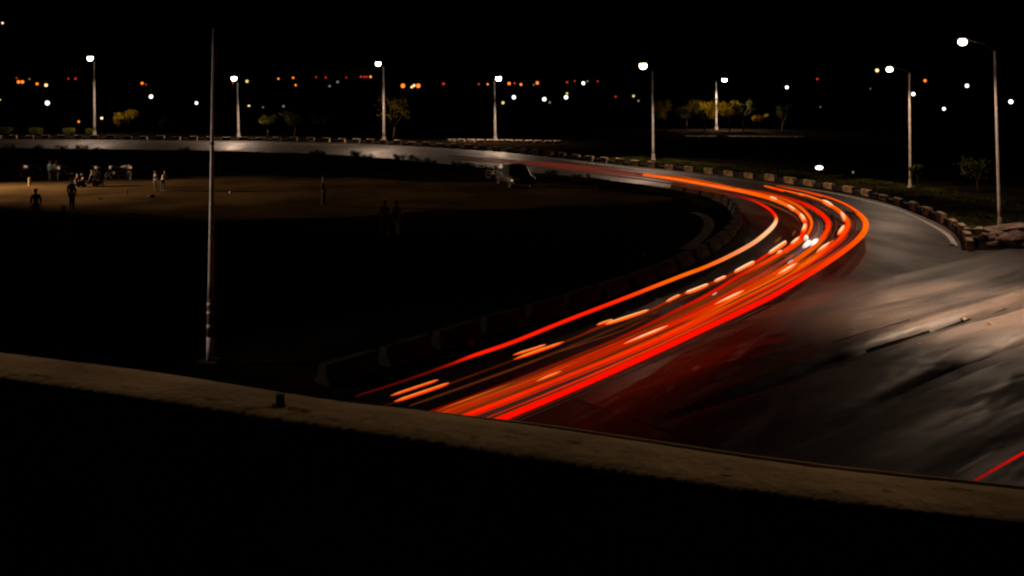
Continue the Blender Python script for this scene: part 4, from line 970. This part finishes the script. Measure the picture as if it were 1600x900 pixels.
# little lit reflectors: headlamps that show as small glints
for x, y, s, k in [(91, 271, .09, 'head'), (152, 271, .10, 'head'), (180, 271, .09, 'head'), (202, 271, .09, 'head'), (100, 268.5, .05, 'headglint'), (53, 272, .06, 'headglint'), (29, 273.5, .05, 'headglint')]:
    pass

# ------------------------------------------------------------------ cars
def car(loc, rz, label, paint, L=4.0, W=1.6, Hh=1.45):
    t = empty('parked_car', loc, rz, label, 'car')
    prof = [(-.50, .30), (-.50, .62), (-.46, .72), (-.26, .80), (-.13, 1.38), (.20, 1.44), (.36, 1.36), (.46, .88), (.50, .78), (.50, .30)]
    bm = bmesh.new(); rows = []
    for yy in (-1, -.9, 0, .9, 1):
        inset = 1 if abs(yy) < 1 else .97
        rows.append([bm.verts.new((yy * W / 2 * (1 if z < .9 else .82), x * L * inset, z if abs(yy) < 1 else z * .985 + .006)) for x, z in prof])
    for i in range(4):
        for j in range(len(prof)): k = (j + 1) % len(prof); bm.faces.new((rows[i][j], rows[i][k], rows[i + 1][k], rows[i + 1][j]))
    bm.faces.new(rows[0]); bm.faces.new(rows[-1][::-1]); bmesh.ops.recalc_face_normals(bm, faces=bm.faces)
    new_obj('body', bm, M[paint], t, True)
    for sx in (-1, 1):
        bm = bmesh.new(); x = sx * (W / 2 * .82 + .012)
        pts = [(-.215 * L, .88), (-.125 * L, 1.31), (.18 * L, 1.36), (.33 * L, 1.28), (.41 * L, .9)]
        f1 = [bm.verts.new((sx * (W / 2 * (.995 if z < .95 else .82) + .012), y, z)) for y, z in pts]; bm.faces.new(f1)
        new_obj('side_window', bm, M['glass'], t)
        for y in (-.31 * L, .31 * L):
            bm = bmesh.new(); tube(bm, [(sx * (W / 2 - .16), y, .31), (sx * (W / 2 + .01), y, .31)], [.31, .31], 20); w_ = new_obj('wheel', bm, M['tyre'], t)
            bm = bmesh.new(); tube(bm, [(sx * (W / 2 + .005), y, .31), (sx * (W / 2 + .025), y, .31)], [.18, .16], 16); new_obj('rim', bm, M['chrome'], w_)
        bm = bmesh.new(); ball(bm, (sx * W * .36, -L * .498, .62), .10, 2, (1.2, .4, .8)); new_obj('headlight', bm, M['chrome'], t, True)
        bm = bmesh.new(); box(bm, (sx * W * .42, L * .5, .78), (.16, .03, .16), bevel=.01); new_obj('tail_light', bm, M['rust'], t)
    bm = bmesh.new(); bm.faces.new([bm.verts.new(q) for q in ((-W * .43, -.255 * L, .84), (W * .43, -.255 * L, .84), (W * .37, -.145 * L, 1.34), (-W * .37, -.145 * L, 1.34))]); bmesh.ops.translate(bm, vec=(0, -.02, .02), verts=bm.verts[:]); new_obj('windscreen', bm, M['glass'], t)
    bm = bmesh.new(); box(bm, (0, -L * .5 - .03, .40), (W * .94, .10, .14), bevel=.03); new_obj('bumper', bm, M['darksteel'], t)
    return t
pc = P(805, 290); car(pc, R(18), 'dark car parked front on beside the inner verge right of the motorcycle', 'carpaint')
motorcycle(P(191, 279.5), R(75), 'motorcycle with a pale white tank between two with glinting headlights', 'whitepaint')

# small things on the field
def bag(px, py, s, label, mname='c_dark'):
    p = P(px, py); t = empty('sports_bag', p, R(20), label, 'bag'); bm = bmesh.new(); ball(bm, (0, 0, s * .4), s, 3, (1.3, .7, .55))
    for w in bm.verts: w.co += noise.noise_vector(w.co * 6) * s * .08
    new_obj('pouch', bm, M[mname], t, True); bm = bmesh.new(); tube(bm, [(-s * .6, 0, s * .7), (-s * .3, 0, s * 1.15), (s * .3, 0, s * 1.15), (s * .6, 0, s * .7)], s * .06, 6); new_obj('handle', bm, M['c_dark'], t, True)
bag(237, 308, .17, 'dark bag lying on the lit field below the person in white')
bag(156, 311, .09, 'small dark bundle on the lit field right of the standing person')
def post(px, py, h, r, label, mm):
    p = P(px, py); bm = bmesh.new(); tube(bm, [(0, 0, 0), (0, 0, h * .9), (0, 0, h)], [r, r * .95, r * .6], 10); o = new_obj('short_post', bm, M[mm]); o.location = p; tag(o, label, 'post')
post(198, 304.5, .34, .05, 'short dark stump standing on the lit field', 'c_dark')
post(46, 290, .55, .09, 'short pale post near the left end of the field', 'kerbwhite')
bm = bmesh.new(); ball(bm, (0, 0, .06), .08, 2); o = new_obj('ball', bm, M['c_white']); o.location = P(360, 302); tag(o, 'small white ball on the field just right of the unlit pole', 'ball')
# remove block prototypes that were never placed
for o in list(bpy.data.objects):
    if o.type == 'MESH' and o.parent is None and 'label' not in o and 'kind' not in o: bpy.data.objects.remove(o)
